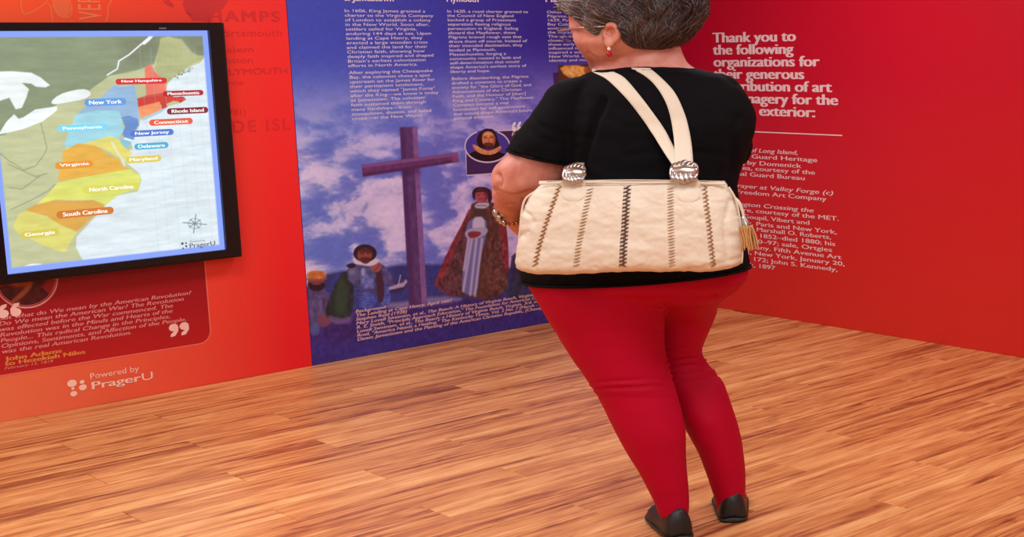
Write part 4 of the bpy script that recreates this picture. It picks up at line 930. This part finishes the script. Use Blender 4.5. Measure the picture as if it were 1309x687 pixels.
# --- leggings
def leg_parts(): 
    a, b = legrings(0.)
    pel = [ring(318, 690, 938, .15), ring(330, 676, 952, .19, HB - .01), ring(345, 673, 957, .205, HB - .01), ring(354, 674, 957, .205, HB - .01), ring(362, 675.5, 954, .20, HB - .01), ring(371, 681, 946, .175, HB), ring(380, 688, 934, .155, HB), ring(388, 700, 912, .10, HB + .01)]
    return [loft(pel), loft(a), loft(b)]
lg = fuse(leg_parts(), .0062, 5)
co = get_co(lg); no = get_no(lg); sx, sy = scr(co); hN = co @ FW; near = hN < HB + .05
nearL = hN < HLL + .02; nearR = (hN < HRL + .1) & (sx > 846)
dsp = np.zeros(len(co))
def fold(yc0, slope, x0, amp, wid, msk):
    yy = yc0 + slope * (sx - x0); return amp * np.exp(-((sy - yy) / wid) ** 2) * msk
for yc0, sl, am in ((487, -.05, -.006), (491, -.05, .0045), (495.5, -.03, -.006), (500, -.03, .003), (508, .04, -.003)):
    dsp += fold(yc0, sl, 800, am, 1.7, nearL & (sx < 864) & (sx > 745)) * np.exp(-((sx - 800) / 48) ** 2)
for yc0, sl, am in ((446, -.06, -.003), (452, -.1, -.004), (459, -.13, -.006), (463, -.13, .004), (467.5, -.1, -.005), (474, -.15, -.004), (478, -.12, .003), (484, -.1, -.003)):
    dsp += fold(yc0, sl, 880, am, 1.6, nearR & (sx > 850))
dsp += fold(425, -.04, 780, -.002, 2.4, nearL & (sx < 850)) + fold(389, -.17, 852, -.006, 2.6, (sx > 848) & (sx < 915) & near)
cl_ = .002 * np.exp(-((sx - (846 + (sy - 340) * .05)) / 6) ** 2) * (sy < 392) * near; dsp -= cl_
dsp += .0022 * (fbm(co[:, 0] * 9 + co[:, 1] * 5, co[:, 2] * 14, 13) - .5) * 2
set_co(lg, co + no * dsp[:, None])
M_leg = mat('red_stretch_fabric', rgb(182, 0, 44), .7, spec=.15, bump=.12, bscale=700, vary=.06)
child(new_obj('leggings', lg, M_leg, None, True), person)

# --- shirt
tors = [ring(84.5, 778, 874, .09, HB), ring(87, 768, 886, .105, HB), ring(92, 752, 908, .118), ring(99, 738, 926, .13), ring(107, 728, 938, .14), ring(120, 720, 952, .158), ring(143, 716, 964, .172), ring(161, 716, 966.5, .178), ring(185, 722, 961, .178), ring(210, 724, 951, .178),
        ring(237, 716, 944, .182), ring(265, 700, 946, .19), ring(300, 676, 952, .20), ring(325, 666, 957, .212, HB - .01), ring(340, 663.5, 960, .217, HB - .01, -.008), ring(350.5, 668, 960, .219, HB - .01, -.016)]
slL = [ring(98, 738, 790, .07), ring(103, 716, 785, .085), ring(112, 702.5, 780, .098), ring(122, 695, 776, .10), ring(140, 682, 768, .105), ring(160, 669.5, 758, .106, HB, .006), ring(180, 656.5, 749, .106, HB, .014), ring(196, 649, 742.5, .106, HB, .022), ring(201, 648.5, 741, .106, HB, .026)]
slR = tube([at(915, 122, HB + .01), at(922, 150, HB + .04), at(930, 190, HB + .10)], [.082, .088, .08], 26)
sh_me = fuse([loft(tors), loft(slL), slR], .0062, 3)
co = get_co(sh_me); no = get_no(sh_me); sx, sy = scr(co); near = (co @ FW) < HB
dsp = .0045 * (fbm(sx / 34., sy / 20., 23, 4) - .5) * 2
def crs(P, amp, wid):
    P = np.array(P, float); D = np.full(len(co), 1e9)
    for p, q in zip(P[:-1], P[1:]):
        e = q - p; t = np.clip(((sx - p[0]) * e[0] + (sy - p[1]) * e[1]) / (e @ e), 0, 1); D = np.minimum(D, np.hypot(sx - p[0] - t * e[0], sy - p[1] - t * e[1]))
    return -amp * np.exp(-(D / wid) ** 2) * near
dsp += crs([(745, 210), (752, 180), (762, 150), (772, 128)], .016, 5) + crs([(690, 160), (720, 172), (752, 176)], .004, 4) + crs([(800, 200), (850, 190), (930, 200)], .004, 5) + crs([(930, 235), (938, 200), (934, 170), (944, 150)], .008, 5)
dsp += crs([(780, 150), (800, 165), (860, 158)], .003, 5) + crs([(676, 164), (690, 178), (740, 190)], .003, 3)
dsp += crs([(780, 97), (825, 94), (880, 96)], .0022, 1.2)
set_co(sh_me, co + no * dsp[:, None])
M_shirt = mat('black_knit', rgb(11, 9, 13), .85, spec=.12, bump=.2, bscale=900)
shirt = child(new_obj('shirt', sh_me, M_shirt, None, True), person)
v, f = tube([ring(89.5, 764, 891, .113)[k % 44] for k in range(0, 45)], [.0032] * 45, 8, 1)
nb = new_obj('neckband', mesh_np('n', v, f), M_shirt, None, True); nb.parent = shirt
rr_ = ring(201, 648.5, 741, .106, HB, .026); v, f = tube([rr_[k % 44] for k in range(45)], [.0035] * 45, 8, 1)
nb = new_obj('sleeve_hem', mesh_np('n', v, f), M_shirt, None, True); nb.parent = shirt
rr_ = ring(350, 667, 960.5, .221, HB - .01, -.016); v, f = tube([rr_[k % 44] for k in range(45)], [.004] * 45, 8, 1)
nb = new_obj('hem', mesh_np('n', v, f), M_shirt, None, True); nb.parent = shirt

# --- shoes
M_shoe = mat('black_shoe_leather', rgb(22, 20, 22), .45, bump=.2, bscale=150); M_sole = mat('shoe_sole', rgb(40, 36, 34), .7, bump=.2)
for px, h, ang in ((862, HLL, .35), (936, HRL, .1)):
    c = at(px, 660, h); c = np.array([c[0], c[1], 0]); d = _n(FW + SD * -ang); s_ = np.cross(d, UPV)
    rings = []
    for t, w, z in ((-.075, .028, .055), (-.06, .042, .085), (-.02, .048, .09), (.04, .05, .075), (.10, .056, .055), (.15, .056, .042), (.185, .044, .032), (.205, .02, .02)):
        rings.append(np.array([c + d * t + s_ * w * math.cos(a) + UPV * (.012 + z * max(0, math.sin(a)) + .0 * a) for a in np.linspace(0, 2 * math.pi, 29)[:-1]]))
    v, f = loft(rings, 3); o = child(new_obj('shoe', mesh_np('shoe', v, f), M_shoe, None, True), person)
    v, f = loft([np.array([c + d * t * 1.02 + s_ * w * 1.06 * math.cos(a) + UPV * (.008 + .008 * math.sin(a)) for a in np.linspace(0, 2 * math.pi, 29)[:-1]]) for t, w in ((-.078, .028), (-.06, .043), (0, .049), (.1, .057), (.15, .057), (.19, .044), (.21, .02))], 3)
    o2 = new_obj('sole', mesh_np('sole', v, f), M_sole, None, True); o2.parent = o

# --- bracelet of chunky silver and gold links on the left wrist
wc = at(653, 270, HB + .135); wax = _n(wr - at(651, 257, HB + .09)); wa = _n(np.cross(wax, UPV)); wb = np.cross(wax, wa)
M_gold_m = mat('gold_links', rgb(190, 140, 80), .25, 1., bump=.1, bscale=80)
br = None
for k in range(22):
    a = 2 * math.pi * k / 22; p = wc + (wa * math.cos(a) + wb * math.sin(a)) * .046
    q_, _ = scr(np.array([p])); silver = q_[0] < 646
    me = ball(p, .0095 if silver else .0062, 10); m_ = M_silver if silver else M_gold_m
    if br is None: br = child(new_obj('bracelet', me, m_, None, True), person)
    else:
        o = new_obj('link', me, m_, None, True); o.parent = br
for c, r_ in (((637, 266), .016), ((634.5, 272), .014), ((638.5, 278), .014), ((643, 273), .012)):
    o = new_obj('charm', ball(at(*c, HB + .085), r_, 10), M_silver, None, True); o.parent = br

# ------------------------------------------------------------------ the handbag
HG = HB - .30                                # distance of the bag's middle plane
bag = empty('handbag', tuple(at(805, 345, HG)), 'cream leather handbag with rows of brown stitching, hanging from the shoulder', 'handbag')
M_cl = mat('cream_leather', rgb(226, 212, 192), .5, spec=.35, bump=.2, bscale=120, vary=.03)
HF = HG - .062
def bring(y, xl, xr, ry, tilt=0., ex=3.2): return ring(y, xl, xr, ry, HG, tilt, ex, 72)
bg = [bring(233.5, 694, 924, .030), bring(236, 689, 928.5, .040), bring(243, 683, 932, .050), bring(252, 676, 938, .060), bring(268, 669, 943, .072), bring(285, 666, 946.5, .08), bring(305, 663.5, 948.5, .086), bring(322, 660.5, 949.5, .088), bring(333, 659, 949.5, .086), bring(340, 662, 946, .078), bring(344.5, 674, 934, .06), bring(346, 690, 916, .035)]
bme = fuse([loft(bg, 5)], .0042, 2)
co = get_co(bme); no = get_no(bme); sx, sy = scr(co); nearb = (co @ FW) < HG
dsp = .006 * (fbm(sx / 30., sy / 16., 61, 4) - .5) * 2 + .0022 * (fbm(sx / 8., sy / 5., 66, 3) - .5)
def crb(P, amp, wid):
    P = np.array(P, float); D = np.full(len(co), 1e9)
    for p, q in zip(P[:-1], P[1:]):
        e = q - p; t = np.clip(((sx - p[0]) * e[0] + (sy - p[1]) * e[1]) / (e @ e), 0, 1); D = np.minimum(D, np.hypot(sx - p[0] - t * e[0], sy - p[1] - t * e[1]))
    return -amp * np.exp(-(D / wid) ** 2) * nearb
ROWS = [[(714.6, 238), (706, 262), (697, 288), (688, 318), (683.5, 341)], [(754.5, 241), (750, 262), (744.5, 290), (739, 318), (736.5, 342)], [(802, 240), (800.5, 262), (799, 290), (797, 318), (796, 343)],
        [(857, 240), (857, 262), (857.5, 290), (858.5, 318), (859, 342)], [(900.5, 239), (903, 262), (906.5, 288), (909, 315), (912.5, 342)]]
for R_ in ROWS: dsp += crb(R_, .0035, 3.2)
dsp += crb([(670, 270), (678, 276), (682, 284)], .005, 3) + crb([(934, 256), (926, 290), (930, 330)], .005, 4) + crb([(666, 300), (674, 296)], .004, 3) + crb([(880, 345), (926, 336), (946, 330)], .003, 3) + crb([(870, 280), (890, 272), (898, 280)], .0025, 3)
set_co(bme, co + no * dsp[:, None])
child(new_obj('body', bme, M_cl, None, True), bag)
bvh = BVHTree.FromPolygons([tuple(v) for v in get_co(bme)], [tuple(p.vertices) for p in bme.polygons])
def on_surface(tree, px, py, off=.0):
    r = ray(px, py); h = tree.ray_cast(Vector(E0), Vector(r))
    if h[0] is None: return None
    return np.array(h[0]) - r * off
# top opening: two edges and a dark zip line between
add_tube('top_edge', [at(690, 235, HG - .036), at(750, 233, HG - .041), at(810, 233.6, HG - .042), at(870, 233.4, HG - .041), at(926, 235.6, HG - .036)], [.0035] * 5, M_cl, bag)
add_tube('top_edge', [at(690, 233, HG + .03), at(810, 231.2, HG + .036), at(926, 233, HG + .03)], [.0035] * 3, M_cl, bag)
add_tube('zip', [at(700, 234, HG), at(810, 232.6, HG), at(918, 234, HG)], [.0045] * 3, mat('brown_zip', rgb(110, 78, 56), .5, bump=.2), bag)
for P in ([(686, 244), (672, 254), (667, 270), (665, 290), (662.5, 318), (660, 333)], [(932, 240), (940, 254), (945, 275), (948, 300), (949, 325), (948, 336)]):
    add_tube('side_piping', [at(x, y_, HG - .02) for x, y_ in P], [.0030] * len(P), M_cl, bag)
# stitching rows: every stitch a raised thread
M_th = [mat('golden_brown_thread', rgb(160, 108, 56), .6, bump=.1), mat('tan_thread', rgb(176, 136, 96), .6, bump=.1), mat('dark_brown_thread', rgb(92, 60, 46), .6, bump=.1), mat('light_tan_thread', rgb(192, 156, 122), .6, bump=.1)]
def row(P, n, style, m, w, r):
    P = np.array(P, float); seg = np.r_[0, np.cumsum(np.hypot(*(P[1:] - P[:-1]).T))]; V, Fq = [], []
    def add(a, b, r=r):
        A = on_surface(bvh, *a, .0008); B = on_surface(bvh, *b, .0008); M_ = on_surface(bvh, (a[0] + b[0]) / 2, (a[1] + b[1]) / 2, .0022)
        if A is None or B is None or M_ is None: return
        v, f = tube([A, M_, B], [r * .7, r, r * .7], 6, 2); o = len(V); V.extend(v); Fq.extend([tuple(i + o for i in q) for q in f])
    for k in range(n):
        t = seg[-1] * (k + .3) / n; x = np.interp(t, seg, P[:, 0]); y_ = np.interp(t, seg, P[:, 1]); st_ = seg[-1] / n
        if style == 'zig': add((x - w, y_ + st_ * .55), (x + w, y_ - st_ * .1)); add((x + w, y_ - st_ * .1), (x - w * .2, y_ - st_ * .5), r * .7) 
        elif style == 'dash': add((x - w, y_ + st_ * .25), (x + w, y_ - st_ * .25))
        elif style == 'braid': add((x - w, y_ + st_ * .1), (x + w, y_ - st_ * .9)); add((x + w * .9, y_ + st_ * .3), (x - w * .9, y_ - st_ * .3), r * .8)
    o = child(new_obj('stitching', mesh_np('stitching', V, Fq), m, None, True), bag); tag(o, kind='stuff')
row(ROWS[0], 19, 'zig', M_th[0], 3.6, .0021); row(ROWS[1], 24, 'dash', M_th[1], 3.8, .0017); row(ROWS[2], 21, 'braid', M_th[2], 4.6, .0022); row(ROWS[3], 27, 'dash', M_th[3], 3.8, .0017); row(ROWS[4], 20, 'zig', M_th[0], 3.2, .0018)
# tabs under the rings
def tab(cx, w, y0, y1):
    V, Fq = [], []; n = 12; m = 10; TH = .0035
    for j in range(m + 1):
        y_ = y0 + (y1 - y0) * j / m
        ww = w * (1 if j < m - 3 else math.sqrt(max(0.02, 1 - ((j - (m - 3)) / 3.2) ** 2)))
        if j < 3: ww = w * (.62 + .38 * j / 3)
        for i in range(n + 1):
            x = cx + ww * (2 * i / n - 1); p = on_surface(bvh, x, max(y_, 236), TH * (1 if 0 < i < n and j < m else .1))
            if y_ < 236: p = at(x, y_, HG - .045 + .01 * (236 - y_) / 12)
            if p is None: p = at(x, y_, HG - .05)
            V.append(p)
    for j in range(m):
        for i in range(n): a = j * (n + 1) + i; Fq.append((a, a + 1, a + n + 2, a + n + 1))
    child(new_obj('tab', mesh_np('tab', V, Fq), M_cl, None, True), bag)
tab(733, 16, 225, 257.5); tab(880, 16, 226, 259)
# twisted silver rings
def knot(px, py, w, hgt, h):
    c = at(px, py, h); parts = []
    for k in range(5):
        o = (k - 2) / 2.; P = []
        for q in range(17):
            t = 2 * math.pi * q / 16; P.append(c + SD * (o * w * .42 + .35 * w * .5 * math.sin(t) * .9) + UPV * hgt * (.95 - .25 * abs(o)) * math.cos(t) * .5 + FW * .02 * math.sin(t + 1.2))
        parts.append(tube(P, [.0075 - .001 * abs(o)] * 17, 8, 2))
    V, Fq = [], []
    for v, f in parts:
        o_ = len(V); V += v; Fq += [tuple(i + o_ for i in q) for q in f]
    core = tube([c - SD * w * .5, c, c + SD * w * .5], [.014, .019, .014], 14); o_ = len(V); V += core[0]; Fq += [tuple(i + o_ for i in q) for q in core[1]]
    child(new_obj('ring', mesh_np('ring', V, Fq), M_silver, None, True), bag)
HK = HG - .045
knot(734, 222, .046, .046, HK + .01); knot(874.5, 219.5, .060, .052, HK)
# shoulder straps laid over the shirt
stree = BVHTree.FromPolygons([tuple(v) for v in get_co(sh_me)], [tuple(p.vertices) for p in sh_me.polygons])
def strap(Lp, Rp, front):
    n = len(Lp); L2_ = []
    K = [np.array([*a, *b]) for a, b in zip(Lp, Rp)]; K = spline(K, 5); A, B = [], []
    for k, q in enumerate(K):
        t = k / (len(K) - 1); a = on_surface(stree, q[0], q[1], .006); b = on_surface(stree, q[2], q[3], .006)
        fa = at(q[0], q[1], HK - .006); fb = at(q[2], q[3], HK - .006)
        w = np.clip((t - .52) / .48, 0, 1) ** 1.4
        if a is None: a = at(q[0], q[1], HB - .08)
        if b is None: b = at(q[2], q[3], HB - .08)
        A.append(a * (1 - w) + fa * w); B.append(b * (1 - w) + fb * w)
    A = front[0] + A; B = front[1] + B
    V, Fq = [], []; m = 6
    for a, b in zip(A, B):
        for i in range(m + 1):
            u = i / m; V.append(a * (1 - u) + b * u + (E0 - a) / np.linalg.norm(E0 - a) * .0015 * (1 - (2 * u - 1) ** 4))
    for j in range(len(A) - 1):
        for i in range(m): q = j * (m + 1) + i; Fq.append((q, q + 1, q + m + 2, q + m + 1))
    me = mesh_np('strap', V, Fq); o = child(new_obj('strap', me, M_cl, None, True), bag)
    s_ = o.modifiers.new('thick', 'SOLIDIFY'); s_.thickness = .005; s_.offset = 1
def fr(x0, x1):
    # over the shoulder, down the front under the arm and back to the left ring
    P = [((735, 222), (746, 222), HK + .02), ((736, 210), (747, 210), HB - .1), ((738, 200), (752, 200), HB + .12), ((745, 160), (765, 160), HB + .19), ((750, 120), (775, 120), HB + .17), ((x0, 99), (x1, 98), HB + .12), ((x0, 87.5), (x1, 87.5), HB + .01)]
    return [at(*a, h) for a, b, h in P], [at(*b, h) for a, b, h in P]
strap([(757, 91.5), (774, 100), (797, 122), (815, 144), (830, 165), (846, 190), (857, 206), (861, 212)], [(785, 92), (799, 100), (818, 122), (836, 146), (850, 166), (863, 190), (877, 206), (881, 212)], fr(757, 785))
strap([(807, 86.5), (826, 98), (842, 115), (853, 136), (859, 160), (862, 184), (863, 205), (865, 212)], [(831, 87), (848, 102), (863, 119), (874, 142), (880, 162), (884, 184), (886, 205), (886, 212)], fr(806, 831))
# hanging tassel at the right end
add_tube('tassel_cord', [at(935, 250, HG), at(944, 258, HG - .02), at(949, 270, HG - .02), at(951, 280, HG - .02)], [.004, .0045, .0045, .004], M_cl, bag)
add_tube('tassel_cap', [at(950, 278, HG - .02), at(953, 286, HG - .02), at(954, 290, HG - .02)], [.007, .012, .013], M_silver, bag)
M_tan = mat('tan_suede', rgb(204, 150, 92), .8, bump=.2)
V, Fq = [], []
for k in range(34):
    a = k * 2.4; r_ = .0042 * math.sqrt(k); p0 = at(954, 289, HG - .02) + SD * r_ * .8 * math.cos(a) + FW * r_ * math.sin(a); p1 = at(958 + 3 * math.sin(k), 317 + 3 * math.cos(k * 3), HG - .02) + SD * r_ * 1.0 * math.cos(a) + FW * r_ * math.sin(a)
    v, f = tube([p0, (p0 + p1) / 2 + SD * .004 * math.sin(k), p1], [.0025, .0028, .0022], 6, 2); o = len(V); V += v; Fq += [tuple(i + o for i in q) for q in f]
tag(child(new_obj('tassel', mesh_np('tassel', V, Fq), M_tan, None, True), bag), kind='stuff')
